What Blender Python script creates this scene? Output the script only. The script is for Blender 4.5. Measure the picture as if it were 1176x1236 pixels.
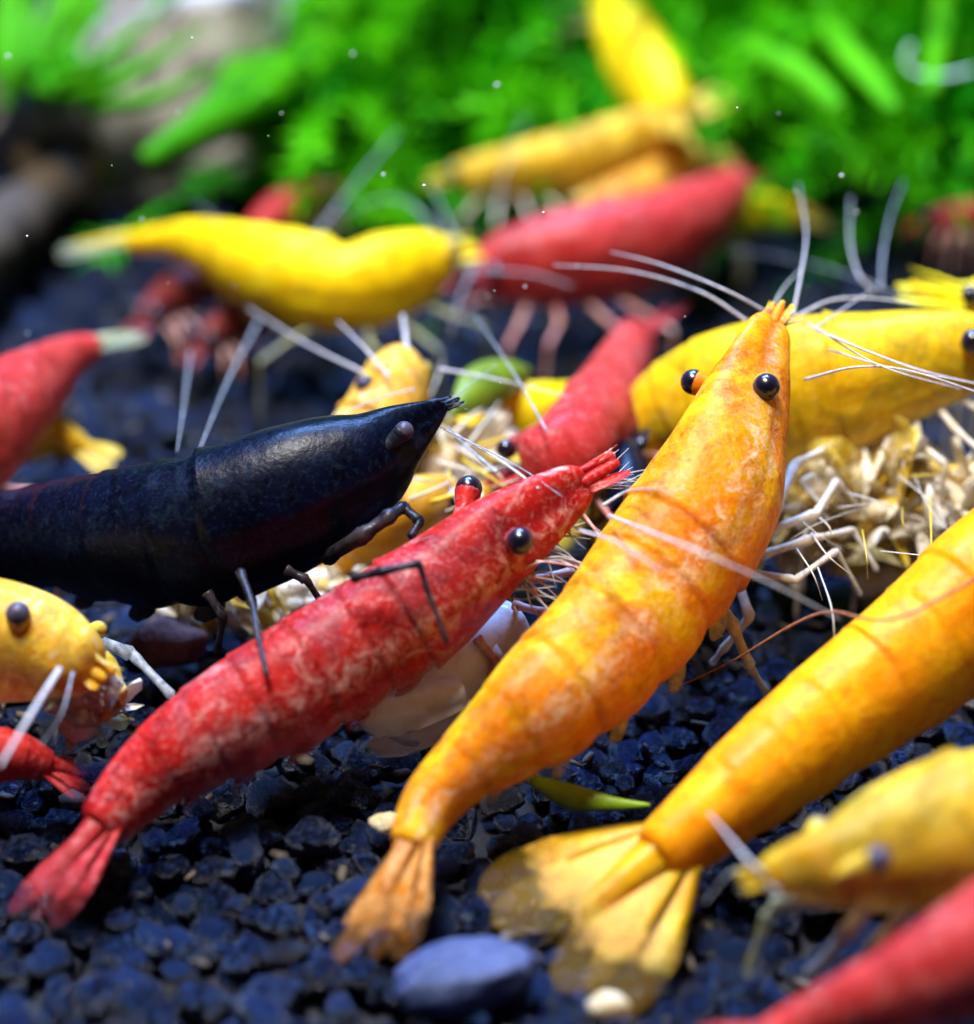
import bpy, math, random
import numpy as np
from mathutils import Vector, Matrix, noise

# ------------------------------------------------------------------ reset
for o in list(bpy.data.objects):
    bpy.data.objects.remove(o)
SC = bpy.context.scene
COL = SC.collection
K = 0.001                      # everything below is laid out in millimetres

# ------------------------------------------------------------------ camera
PITCH = math.radians(30.0)
DIST = 80.0
VFOV = math.radians(22.0)
CAM = Vector((0, -DIST * math.cos(PITCH), DIST * math.sin(PITCH)))
FWD = Vector((0, math.cos(PITCH), -math.sin(PITCH)))
UPV = Vector((0, math.sin(PITCH), math.cos(PITCH)))
RGT = Vector((1, 0, 0))
cd = bpy.data.cameras.new('camera')
cam = bpy.data.objects.new('camera', cd)
COL.objects.link(cam)
cam.location = CAM * K
cam.rotation_euler = (math.pi / 2 - PITCH, 0, 0)
cd.sensor_fit = 'VERTICAL'
cd.angle = VFOV
cd.clip_start = 0.002
cd.clip_end = 5.0
cd.dof.use_dof = True
cd.dof.focus_distance = 67.8 * K
cd.dof.aperture_fstop = cd.lens / 2.4       # an entrance pupil 2.4 mm across
SC.camera = cam
SC.render.resolution_x, SC.render.resolution_y = 974, 1024

# ------------------------------------------------------------------ light
w = bpy.data.worlds.new('World')
SC.world = w
w.use_nodes = True
w.node_tree.nodes['Background'].inputs[0].default_value = (0.42, 0.55, 0.85, 1)
w.node_tree.nodes['Background'].inputs[1].default_value = 0.015


def area(name, loc, target, sx, sy, power, col):
    l = bpy.data.lights.new(name, 'AREA')
    l.shape = 'RECTANGLE'
    l.size, l.size_y = sx * K, sy * K
    l.energy = power
    l.color = col
    o = bpy.data.objects.new(name, l)
    COL.objects.link(o)
    o.location = Vector(loc) * K
    o.rotation_euler = (Vector(target) - Vector(loc)).to_track_quat('-Z', 'Y').to_euler()
    return o


area('aquarium_lamp', (-35, -10, 215), (0, 8, 0), 90, 40, 1.15, (1.0, 0.97, 0.92))
area('blue_aquarium_lamp', (-10, 120, 190), (0, 0, 0), 120, 40, 1.5, (0.20, 0.42, 1.0))

SC.view_settings.view_transform = 'Standard'
SC.view_settings.look = 'None'
SC.view_settings.gamma = 1
SC.view_settings.exposure = 0
SC.render.engine = 'CYCLES'
SC.cycles.max_bounces = 6
SC.cycles.transparent_max_bounces = 8

# ------------------------------------------------------------------ layout helpers
TV = 2 * math.tan(VFOV / 2)


def ground(x, y):
    """height of the substrate in mm"""
    b = max(0.0, y - (25 + 3 * math.sin(x * 0.21 + 1.0)))
    z = 0.55 * b - 0.35 * max(0, b - 45)
    z += 0.35 * noise.noise((x * 0.12, y * 0.12, 0.0)) * (1 if b == 0 else 2.5)
    return z


def PD(px, py, d):
    """point seen at a pixel of the photograph (1176 x 1236) at depth d mm"""
    u = (px - 588) / 1236 * TV
    v = (py - 618) / 1236 * TV
    return CAM + d * (FWD + RGT * u - UPV * v)


def depth(py, h):
    v = (py - 618) / 1236 * TV
    return (CAM.z - h) / (math.sin(PITCH) + v * math.cos(PITCH))


def P(px, py, h):
    """point seen at a pixel, h mm above the flat substrate"""
    return PD(px, py, depth(py, h))


def gd(px, py, up=0.0):
    """depth at which the view through a pixel meets the bank, lifted by up mm"""
    d = 60.0
    while d < 200:
        q = PD(px, py, d)
        if q.z < ground(q.x, q.y) + up:
            return d
        d += 0.25
    return d


def PG(px, py, up=0.0):
    return PD(px, py, gd(px, py, up))


def mmpx(d):
    return TV * d / 1236


def camvec(r, u, t):
    """direction given as right / up / towards the viewer"""
    return (RGT * r + UPV * u - FWD * t).normalized()


def catmull(pts, n):
    pts = [np.array(p, float) for p in pts]
    if len(pts) == 2:
        return [pts[0] + (pts[1] - pts[0]) * i / (n - 1) for i in range(n)]
    ext = [2 * pts[0] - pts[1]] + pts + [2 * pts[-1] - pts[-2]]
    out = []
    m = len(pts) - 1
    for i in range(n):
        t = i / (n - 1) * m
        k = min(int(t), m - 1)
        f = t - k
        a, b, c, d = ext[k:k + 4]
        out.append(0.5 * (2 * b + (c - a) * f + (2 * a - 5 * b + 4 * c - d) * f * f + (3 * b - a - 3 * c + d) * f ** 3))
    return out


# ------------------------------------------------------------------ materials
def nodes(name):
    m = bpy.data.materials.new(name)
    m.use_nodes = True
    nt = m.node_tree
    nt.nodes.clear()
    out = nt.nodes.new('ShaderNodeOutputMaterial')
    p = nt.nodes.new('ShaderNodeBsdfPrincipled')
    nt.links.new(p.outputs[0], out.inputs[0])
    return m, nt, p, out


def N(nt, t, **kw):
    n = nt.nodes.new(t)
    for k, v in kw.items():
        setattr(n, k, v)
    return n


def noise_tex(nt, vec, scale, detail=3, rough=0.55, dist=0.0):
    n = N(nt, 'ShaderNodeTexNoise')
    n.inputs['Scale'].default_value = scale
    n.inputs['Detail'].default_value = detail
    n.inputs['Roughness'].default_value = rough
    n.inputs['Distortion'].default_value = dist
    nt.links.new(vec, n.inputs['Vector'])
    return n.outputs['Fac']


def ramp(nt, fac, a, b):
    r = N(nt, 'ShaderNodeMapRange')
    r.inputs['From Min'].default_value = a
    r.inputs['From Max'].default_value = b
    nt.links.new(fac, r.inputs['Value'])
    return r.outputs[0]


def mul(nt, a, b, op='MULTIPLY'):
    n = N(nt, 'ShaderNodeMath', operation=op)
    for i, x in enumerate((a, b)):
        if isinstance(x, (int, float)):
            n.inputs[i].default_value = x
        else:
            nt.links.new(x, n.inputs[i])
    return n.outputs[0]


def mix(nt, fac, a, b, blend='MIX'):
    n = N(nt, 'ShaderNodeMix', data_type='RGBA', blend_type=blend)
    n.clamp_factor = True
    for i, x in ((0, fac), (6, a), (7, b)):
        if isinstance(x, (int, float)):
            n.inputs[i].default_value = x
        elif isinstance(x, tuple):
            n.inputs[i].default_value = (*x, 1)
        else:
            nt.links.new(x, n.inputs[i])
    return n.outputs[2]


def mmcoord(nt, rnd=True):
    tc = N(nt, 'ShaderNodeTexCoord')
    mp = N(nt, 'ShaderNodeVectorMath', operation='SCALE')
    mp.inputs['Scale'].default_value = 1000
    nt.links.new(tc.outputs['Object'], mp.inputs[0])
    return mp.outputs[0], tc


def attr(nt, name):
    a = N(nt, 'ShaderNodeAttribute', attribute_name=name)
    return a.outputs['Fac']


def bump(nt, p, h, dist, strength=0.5):
    b = N(nt, 'ShaderNodeBump')
    b.inputs['Strength'].default_value = strength
    b.inputs['Distance'].default_value = dist * K
    nt.links.new(h, b.inputs['Height'])
    nt.links.new(b.outputs[0], p.inputs['Normal'])


def shell_mat(name, c1, c2, deep, pale, pale_amt=0.3, streak=0.0, rough=0.40, sss=0.5, spec=0.10, belly=0.3, seam=0.08, coat=0.06, bmp=0.34, blotch=None, blotch_amt=0.0, organ=None, clear=0.30):
    m, nt, p, out = nodes(name)
    v, tc = mmcoord(nt)
    big = noise_tex(nt, v, 0.42, 4, 0.6, 0.4)
    col = mix(nt, ramp(nt, big, 0.40, 0.62), c1, c2)
    med = noise_tex(nt, v, 1.3, 5, 0.65, 0.8)
    col = mix(nt, mul(nt, ramp(nt, med, 0.50, 0.64), 0.8), col, deep)
    # pale see-through patches
    pt = noise_tex(nt, v, 0.85, 6, 0.7, 1.6)
    col = mix(nt, mul(nt, ramp(nt, pt, 0.55, 0.66), pale_amt), col, pale)
    dors = attr(nt, 'dors')
    if blotch:
        bn = noise_tex(nt, v, 0.36, 5, 0.65, 1.0)
        col = mix(nt, mul(nt, ramp(nt, bn, 0.50, 0.60), blotch_amt), col, blotch)
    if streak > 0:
        # painted lamp reflection in broken pale streaks along the flank, plus pale fold marks
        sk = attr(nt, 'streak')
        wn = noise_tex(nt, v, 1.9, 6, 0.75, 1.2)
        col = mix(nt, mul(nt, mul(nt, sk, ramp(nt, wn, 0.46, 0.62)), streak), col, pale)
    if organ:
        # dark gut and organs showing through the head shell
        on = noise_tex(nt, v, 0.75, 5, 0.7, 1.3)
        col = mix(nt, mul(nt, mul(nt, attr(nt, 'organ'), ramp(nt, on, 0.42, 0.60)), 0.85), col, organ)
    # belly loses pigment
    col = mix(nt, mul(nt, ramp(nt, dors, -0.35, -1.0), belly), col, pale)
    # darker hinge lines between the rings, lighter trailing edge
    col = mix(nt, mul(nt, attr(nt, 'seam'), seam), col, deep)
    col = mix(nt, mul(nt, attr(nt, 'groove'), 0.75), col, deep)
    # pigment grains
    g1 = noise_tex(nt, v, 9.0, 2, 0.6)
    col = mix(nt, mul(nt, ramp(nt, g1, 0.48, 0.66), 0.26), col, deep)
    g2 = noise_tex(nt, v, 7.0, 2, 0.6, 0.3)
    col = mix(nt, mul(nt, ramp(nt, g2, 0.54, 0.70), 0.2 * (0.4 + pale_amt)), col, pale)
    nt.links.new(col, p.inputs['Base Color'])
    p.inputs['Subsurface Weight'].default_value = sss
    p.inputs['Subsurface Radius'].default_value = (1.0, 0.45, 0.15)
    p.inputs['Subsurface Scale'].default_value = 0.7 * K
    rr = N(nt, 'ShaderNodeMapRange')
    nt.links.new(g1, rr.inputs['Value'])
    rr.inputs['To Min'].default_value = rough - 0.1
    rr.inputs['To Max'].default_value = rough + 0.18
    nt.links.new(rr.outputs[0], p.inputs['Roughness'])
    p.inputs['Specular IOR Level'].default_value = spec
    p.inputs['Coat Weight'].default_value = coat
    p.inputs['Coat Roughness'].default_value = 0.24
    hs = mul(nt, noise_tex(nt, v, 1.6, 4, 0.6), mul(nt, noise_tex(nt, v, 8, 3, 0.6), 0.22), 'ADD')
    bump(nt, p, hs, 0.22, bmp)
    if clear > 0:
        # thin, glassy windows in the shell
        tr = N(nt, 'ShaderNodeBsdfTransparent')
        nt.links.new(mix(nt, 0.55, (1, 1, 1), col), tr.inputs[0])
        mx = N(nt, 'ShaderNodeMixShader')
        cn = noise_tex(nt, v, 0.55, 5, 0.68, 1.1)
        edge = mul(nt, ramp(nt, dors, -0.2, -0.9), 0.5)
        fac = mul(nt, mul(nt, ramp(nt, cn, 0.44, 0.62), edge, 'ADD'), clear)
        nt.links.new(fac, mx.inputs[0])
        nt.links.new(p.outputs[0], mx.inputs[1])
        nt.links.new(tr.outputs[0], mx.inputs[2])
        nt.links.new(mx.outputs[0], out.inputs[0])
    return m


def clear_mat(name, c, c2, trans=0.35, rough=0.35, scale=3.0, tip=0.0):
    """thin, partly see-through cuticle for legs, fins and feelers"""
    m, nt, p, out = nodes(name)
    v, tc = mmcoord(nt)
    f = noise_tex(nt, v, scale, 4, 0.65, 0.5)
    col = mix(nt, ramp(nt, f, 0.38, 0.66), c, c2)
    nt.links.new(col, p.inputs['Base Color'])
    p.inputs['Roughness'].default_value = rough
    p.inputs['Specular IOR Level'].default_value = 0.2
    p.inputs['Subsurface Weight'].default_value = 0.2
    p.inputs['Subsurface Radius'].default_value = (1, .6, .4)
    p.inputs['Subsurface Scale'].default_value = 0.3 * K
    tr = N(nt, 'ShaderNodeBsdfTransparent')
    mx = N(nt, 'ShaderNodeMixShader')
    fac = mul(nt, ramp(nt, noise_tex(nt, v, scale * 0.8, 3), 0.3, 0.7), trans)
    if tip > 0:
        u = N(nt, 'ShaderNodeUVMap')
        sp = N(nt, 'ShaderNodeSeparateXYZ')
        nt.links.new(u.outputs[0], sp.inputs[0])
        fac = mul(nt, mul(nt, fac, mul(nt, ramp(nt, sp.outputs[0], 0.35, 1.0), tip), 'ADD'), 0.96, 'MINIMUM')
    nt.links.new(fac, mx.inputs[0])
    nt.links.new(p.outputs[0], mx.inputs[1])
    nt.links.new(tr.outputs[0], mx.inputs[2])
    nt.links.new(mx.outputs[0], out.inputs[0])
    bump(nt, p, f, 0.1, 0.4)
    return m


def plain_mat(name, c, c2, rough=0.5, scale=1.0, bd=0.2, spec=0.5, bscale=None, sss=0.0, lo=0.35, hi=0.68, trans=0.0):
    m, nt, p, out = nodes(name)
    v, tc = mmcoord(nt)
    f = noise_tex(nt, v, scale, 6, 0.65, 0.6)
    nt.links.new(mix(nt, ramp(nt, f, lo, hi), c, c2), p.inputs['Base Color'])
    p.inputs['Roughness'].default_value = rough
    p.inputs['Specular IOR Level'].default_value = spec
    if sss:
        p.inputs['Subsurface Weight'].default_value = sss
        p.inputs['Subsurface Radius'].default_value = (1, .8, .5)
        p.inputs['Subsurface Scale'].default_value = 0.8 * K
    bump(nt, p, noise_tex(nt, v, bscale or scale * 3, 5, 0.7), bd, 0.7)
    if trans:
        tl = N(nt, 'ShaderNodeBsdfTranslucent')
        nt.links.new(mix(nt, ramp(nt, f, lo, hi), c, c2), tl.inputs[0])
        mx = N(nt, 'ShaderNodeMixShader')
        mx.inputs[0].default_value = trans
        nt.links.new(p.outputs[0], mx.inputs[1])
        nt.links.new(tl.outputs[0], mx.inputs[2])
        nt.links.new(mx.outputs[0], out.inputs[0])
    return m


M = {}
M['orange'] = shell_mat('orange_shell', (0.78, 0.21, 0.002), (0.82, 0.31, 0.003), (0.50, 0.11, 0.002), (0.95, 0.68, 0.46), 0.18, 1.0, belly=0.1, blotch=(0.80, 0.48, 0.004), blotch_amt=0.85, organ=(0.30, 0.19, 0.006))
M['orange2'] = shell_mat('bright_orange_shell', (0.92, 0.29, 0.001), (0.95, 0.43, 0.001), (0.76, 0.20, 0.001), (1.0, 0.62, 0.10), 0.10, 0.20, belly=0.05, seam=0.02, clear=0.12)
M['yellow'] = shell_mat('yellow_shell', (0.92, 0.62, 0.001), (0.95, 0.72, 0.002), (0.78, 0.44, 0.001), (0.98, 0.84, 0.20), 0.14, 0.1, belly=0.1, seam=0.05)
M['olive'] = shell_mat('olive_yellow_shell', (0.84, 0.50, 0.002), (0.88, 0.60, 0.003), (0.70, 0.36, 0.002), (0.92, 0.80, 0.35), 0.15, 0.1, belly=0.5, seam=0.04, blotch=(0.42, 0.31, 0.008), blotch_amt=0.8, organ=(0.30, 0.22, 0.01))
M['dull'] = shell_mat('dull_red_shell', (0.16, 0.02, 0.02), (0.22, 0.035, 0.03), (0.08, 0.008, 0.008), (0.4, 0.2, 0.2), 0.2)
M['gold'] = shell_mat('golden_shell', (0.74, 0.40, 0.006), (0.80, 0.54, 0.02), (0.50, 0.30, 0.01), (0.88, 0.74, 0.38), 0.25, 0.15, belly=0.45, seam=0.05, blotch=(0.45, 0.34, 0.03), blotch_amt=0.7, organ=(0.30, 0.22, 0.03), clear=.45)
M['cream'] = shell_mat('pale_yellow_shell', (0.78, 0.36, 0.006), (0.80, 0.54, 0.06), (0.70, 0.27, 0.003), (0.80, 0.70, 0.46), 0.8, 0.3, belly=0.7, organ=(0.45, 0.25, 0.05), clear=.45)
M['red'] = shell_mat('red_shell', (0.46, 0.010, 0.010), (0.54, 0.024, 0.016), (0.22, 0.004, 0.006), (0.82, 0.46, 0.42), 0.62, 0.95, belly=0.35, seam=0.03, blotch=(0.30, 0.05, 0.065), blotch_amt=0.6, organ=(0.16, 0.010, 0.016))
M['rose'] = shell_mat('rose_red_shell', (0.48, 0.025, 0.025), (0.56, 0.055, 0.05), (0.32, 0.010, 0.010), (0.80, 0.42, 0.40), 0.3, 0.1, belly=0.3, seam=0.04)
M['black'] = shell_mat('black_shell', (0.0012, 0.0016, 0.008), (0.002, 0.004, 0.018), (0.0006, 0.0006, 0.002), (0.04, 0.08, 0.13), 0.10, 0.10, rough=0.28, sss=0.0, spec=0.12, belly=0.0, seam=0.2, bmp=0.18, coat=0.0, clear=0)
M['orange_fin'] = clear_mat('orange_fin', (0.50, 0.15, 0.006), (0.66, 0.32, 0.10), 0.4, tip=1.2)
M['orange2_fin'] = clear_mat('bright_orange_fin', (0.74, 0.33, 0.002), (0.70, 0.44, 0.008), 0.35, tip=1.5, scale=1.6)
M['yellow_fin'] = clear_mat('yellow_fin', (0.80, 0.50, 0.008), (0.80, 0.62, 0.14), 0.3, tip=0.4)
M['pale_fin'] = clear_mat('pale_fin', (0.30, 0.36, 0.28), (0.50, 0.48, 0.22), 0.35, tip=0.4)
M['red_fin'] = clear_mat('red_fin', (0.42, 0.014, 0.016), (0.58, 0.09, 0.09), 0.3, tip=1.2)
M['black_fin'] = clear_mat('black_fin', (0.002, 0.003, 0.008), (0.02, 0.024, 0.03), 0.1)
M['clear_leg'] = clear_mat('clear_leg', (0.72, 0.60, 0.42), (0.80, 0.74, 0.66), 0.45)
M['fringe'] = clear_mat('pale_fringe', (0.42, 0.34, 0.10), (0.72, 0.58, 0.34), 0.75, tip=0.3)
M['red_leg'] = clear_mat('pink_leg', (0.62, 0.16, 0.14), (0.82, 0.62, 0.58), 0.35)
M['black_leg'] = clear_mat('banded_dark_leg', (0.003, 0.003, 0.008), (0.05, 0.04, 0.045), 0.10, scale=1.8)
M['feeler'] = clear_mat('white_feeler', (0.55, 0.50, 0.50), (0.72, 0.72, 0.76), 0.35, scale=5)
M['faint_feeler'] = clear_mat('faint_feeler', (0.32, 0.36, 0.42), (0.45, 0.50, 0.56), 0.8, scale=5)
M['tan_feeler'] = clear_mat('brown_feeler', (0.30, 0.10, 0.04), (0.45, 0.22, 0.12), 0.3, scale=5)

m, nt, p, out = nodes('eye_black')
v, tc = mmcoord(nt)
fz = N(nt, 'ShaderNodeLayerWeight')
fz.inputs[0].default_value = 0.35
nt.links.new(mix(nt, fz.outputs['Facing'], (0.004, 0.003, 0.010), (0.05, 0.03, 0.07)), p.inputs['Base Color'])
p.inputs['Roughness'].default_value = 0.25
p.inputs['Coat Weight'].default_value = 0.3
p.inputs['Coat Roughness'].default_value = 0.06
M['eye'] = m
M['eye_grey'] = plain_mat('eye_grey', (0.035, 0.028, 0.055), (0.09, 0.075, 0.12), 0.35, 2.0, 0.02, spec=.3)
M['grain'] = plain_mat('black_blue_granule', (0.0005, 0.002, 0.012), (0.016, 0.042, 0.140), 0.22, 4.5, 0.70, 0.42, bscale=5.0, lo=0.48, hi=0.66)
m_ = M['grain']
nt_ = m_.node_tree
pb_ = [n for n in nt_.nodes if n.type == 'BSDF_PRINCIPLED'][0]
gi_ = nt_.nodes.new('ShaderNodeNewGeometry')
oi_ = nt_.nodes.new('ShaderNodeObjectInfo')
rnd_ = mul(nt_, mul(nt_, gi_.outputs['Random Per Island'], oi_.outputs['Random'], 'ADD'), 1.0, 'FRACT')
old_ = pb_.inputs['Base Color'].links[0].from_socket
c_ = mix(nt_, mul(nt_, ramp(nt_, rnd_, 0.55, 1.0), 0.75), old_, (0.012, 0.030, 0.10))
c_ = mix(nt_, mul(nt_, ramp(nt_, rnd_, 0.10, 0.04), 0.8), c_, (0.016, 0.018, 0.025))
nt_.links.new(c_, pb_.inputs['Base Color'])
M['soil'] = plain_mat('dark_soil', (0.004, 0.005, 0.010), (0.012, 0.016, 0.030), 0.8, 0.8, 0.3)
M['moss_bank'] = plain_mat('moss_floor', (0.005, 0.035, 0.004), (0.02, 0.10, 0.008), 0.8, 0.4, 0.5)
M['moss'] = plain_mat('moss_leaf', (0.010, 0.30, 0.002), (0.15, 0.70, 0.004), 0.45, 0.10, 0.05, spec=.05, trans=0.4, lo=0.40, hi=0.62)
M['leaf'] = plain_mat('stem_plant_leaf', (0.02, 0.18, 0.003), (0.10, 0.46, 0.006), 0.5, 0.3, 0.05, spec=.04, trans=0.25)
M['shoot'] = plain_mat('young_shoot', (0.04, 0.32, 0.004), (0.14, 0.55, 0.008), 0.5, 0.4, 0.1, spec=.04, trans=0.25)
M['sprig'] = plain_mat('fresh_green_sprig', (0.22, 0.42, 0.01), (0.40, 0.62, 0.02), 0.4, 0.8, 0.05, sss=0.2)
M['stone'] = plain_mat('pale_stone', (0.16, 0.14, 0.11), (0.60, 0.58, 0.54), 0.7, 0.35, 0.5, spec=.2)
M['wood'] = plain_mat('brown_wood', (0.02, 0.012, 0.004), (0.09, 0.055, 0.02), 0.7, 0.5, 0.4)
M['pebble'] = plain_mat('smooth_blue_pebble', (0.02, 0.035, 0.11), (0.09, 0.12, 0.27), 0.3, 1.2, 0.2)
M['food'] = plain_mat('soft_cream_food', (0.66, 0.42, 0.12), (0.90, 0.82, 0.70), 0.5, 1.1, 0.5, sss=0.4)
M['crumb_gold'] = plain_mat('golden_food', (0.55, 0.28, 0.02), (0.80, 0.56, 0.12), 0.45, 1.5, 0.3, sss=0.4)
M['crumb_clear'] = clear_mat('glassy_food', (0.70, 0.62, 0.50), (0.85, 0.82, 0.76), 0.5, rough=.2)
M['flake'] = clear_mat('cream_flake', (0.80, 0.66, 0.42), (0.90, 0.84, 0.76), 0.3)
M['skin'] = clear_mat('shed_skin', (0.86, 0.66, 0.62), (0.94, 0.92, 0.93), 0.12, rough=0.2, scale=1.2)
M['speck'] = plain_mat('white_speck', (0.8, 0.85, 0.85), (0.9, 0.95, 0.95), 0.3, 2, 0.01)
M['teal_hair'] = clear_mat('pale_green_hair', (0.55, 0.85, 0.70), (0.70, 0.95, 0.85), 0.3)


# ------------------------------------------------------------------ mesh helpers
def build(name, V, F, mat, parent=None, origin=None, uv=None, attrs=None, smooth=True):
    V = np.asarray(V, float)
    if parent is not None:
        origin = parent['_o']
    if origin is None:
        origin = V.mean(0)
    origin = np.array(origin, float)
    me = bpy.data.meshes.new(name)
    me.from_pydata(((V - origin) * K).tolist(), [], F)
    if smooth:
        me.polygons.foreach_set('use_smooth', [True] * len(me.polygons))
    if uv is not None:
        l = me.uv_layers.new(name='UVMap')
        idx = np.empty(len(me.loops), int)
        me.loops.foreach_get('vertex_index', idx)
        l.data.foreach_set('uv', np.asarray(uv, float)[idx].ravel())
    for k, a in (attrs or {}).items():
        at = me.attributes.new(k, 'FLOAT', 'POINT')
        at.data.foreach_set('value', np.asarray(a, float))
    me.materials.append(M[mat] if isinstance(mat, str) else mat)
    me.update()
    o = bpy.data.objects.new(name, me)
    COL.objects.link(o)
    if parent is not None:
        o.parent = parent
    else:
        o.location = Vector(origin) * K
    return o


def thing(name, label, cat, base, group=None):
    o = bpy.data.objects.new(name, None)
    o.empty_display_size = 0.002
    COL.objects.link(o)
    o.location = Vector(base) * K
    o['_o'] = [float(x) for x in base]
    o['label'] = label
    o['category'] = cat
    if group:
        o['group'] = group
    return o


def tag(o, label, cat, group=None):
    o['label'] = label
    o['category'] = cat
    if group:
        o['group'] = group
    return o


def tube(pts, radii, n=8, steps=None):
    """V, F, uv of a capped tube through pts"""
    if steps:
        m0 = len(pts)
        pts4 = [list(p) + [r] for p, r in zip(pts, radii)]
        q = catmull(pts4, steps)
        pts = [x[:3] for x in q]
        radii = [max(x[3], 0.004) for x in q]
    pts = [Vector(p) for p in pts]
    V, F, uv = [], [], []
    ref = Vector((0.31, 0.77, 0.55))
    m = len(pts)
    side = None
    for i, p in enumerate(pts):
        t = (pts[min(i + 1, m - 1)] - pts[max(i - 1, 0)]).normalized()
        side = (ref - ref.dot(t) * t).normalized() if side is None else (side - side.dot(t) * t).normalized()
        b = t.cross(side)
        for k in range(n):
            a = 2 * math.pi * k / n
            V.append(p + (side * math.cos(a) + b * math.sin(a)) * radii[i])
            uv.append((i / (m - 1), k / n))
    for i in range(m - 1):
        for k in range(n):
            F.append((i * n + k, i * n + (k + 1) % n, (i + 1) * n + (k + 1) % n, (i + 1) * n + k))
    F.append(tuple(range(n - 1, -1, -1)))
    F.append(tuple(range((m - 1) * n, m * n)))
    return V, F, uv


def plate(base, D, W, Nn, length, width, thick=0.10, cup=0.12, root=0.35, nl=14, nw=7, fringe=0.0, seed=0, spike=0.0):
    """leaf-shaped plate: base point, direction, width vector, normal; rounded tip, thin closed solid"""
    base, D, W, Nn = Vector(base), Vector(D).normalized(), Vector(W).normalized(), Vector(Nn).normalized()
    rnd = random.Random(seed)
    V, uv = [], []
    for sgn in (1, -1):
        for i in range(nl + 1):
            t = i / nl
            wv = width * 0.5 * (root + (1 - root) * math.sin(min(t / 0.62, 1) * math.pi / 2)) * math.sqrt(max(1e-4, 1 - max(0, (t - 0.55) / 0.45) ** 2.4))
            if spike:
                wv = width * 0.5 * (1 - spike * t) * math.sqrt(max(1e-4, 1 - max(0, (t - .85) / .15) ** 2))
            if fringe and t > 0.5:
                wv *= 1 + fringe * rnd.uniform(-1, 1)
            for k in range(nw):
                f = k / (nw - 1) * 2 - 1
                rib = math.exp(-(f / 0.22) ** 2) * 0.7
                h = cup * width * (-(f * f) * 0.8 - 0.5 * t * t) + sgn * thick * 0.5 * ((1 - f ** 4) * (1 - 0.7 * t) + (rib * (1 - t) if sgn > 0 else 0))
                V.append(base + D * (length * t) + W * (wv * f) + Nn * h)
                uv.append((t, (f + 1) / 2))
    F = []
    S = (nl + 1) * nw
    for i in range(nl):
        for k in range(nw - 1):
            a = i * nw + k
            F.append((a, a + 1, a + nw + 1, a + nw))
            F.append((S + a, S + a + nw, S + a + nw + 1, S + a + 1))
    for i in range(nl):
        a, b = i * nw, (i + 1) * nw
        F.append((a, b, S + b, S + a))
        a, b = i * nw + nw - 1, (i + 1) * nw + nw - 1
        F.append((b, a, S + a, S + b))
    for k in range(nw - 1):
        F.append((k + 1, k, S + k, S + k + 1))
        a = nl * nw + k
        F.append((a, a + 1, S + a + 1, S + a))
    return V, F, uv


def ball(c, r, axes=None, nu=20, nv=12, scale=(1, 1, 1)):
    c = Vector(c)
    V, F = [], []
    for j in range(nv + 1):
        th = math.pi * j / nv
        for i in range(nu):
            ph = 2 * math.pi * i / nu
            l = Vector((math.sin(th) * math.cos(ph) * scale[0], math.sin(th) * math.sin(ph) * scale[1], math.cos(th) * scale[2])) * r
            if axes:
                l = axes[0] * l.x + axes[1] * l.y + axes[2] * l.z
            V.append(c + l)
    for j in range(nv):
        for i in range(nu):
            F.append((j * nu + i, j * nu + (i + 1) % nu, (j + 1) * nu + (i + 1) % nu, (j + 1) * nu + i))
    return V, F


_ico = {}


def ico(sub):
    if sub not in _ico:
        import bmesh
        bm = bmesh.new()
        bmesh.ops.create_icosphere(bm, subdivisions=sub, radius=1)
        _ico[sub] = (np.array([v.co[:] for v in bm.verts]), [tuple(v.index for v in f.verts) for f in bm.faces])
        bm.free()
    return _ico[sub]


def lump(sub, seed, amp=0.3, freq=1.0, scale=(1, 1, 1), facet=0.0):
    V, F = ico(sub)
    V = V.copy()
    o = Vector((seed * 7.31, seed * 3.17, seed * 1.93))
    rnd = random.Random(seed)
    cuts = [(Vector((rnd.gauss(0, 1), rnd.gauss(0, 1), rnd.gauss(0, 1))).normalized(), rnd.uniform(0.62, 0.9)) for _ in range(6)]
    for i in range(len(V)):
        p = Vector(V[i])
        q = p * (1 + amp * (noise.noise(p * freq + o) + 0.5 * noise.noise(p * freq * 2.3 + o) + 0.25 * noise.noise(p * freq * 5 + o) + 0.16 * noise.noise(p * freq * 9 + o)))
        if facet:
            for nrm, dd in cuts:
                e = q.dot(nrm) - dd
                if e > 0:
                    q -= nrm * e * facet
        V[i] = (q.x * scale[0], q.y * scale[1], q.z * scale[2])
    return V, F


# ------------------------------------------------------------------ the shrimp
SEG = [0.0, 0.385, 0.465, 0.565, 0.675, 0.765, 0.85, 1.0]


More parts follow.
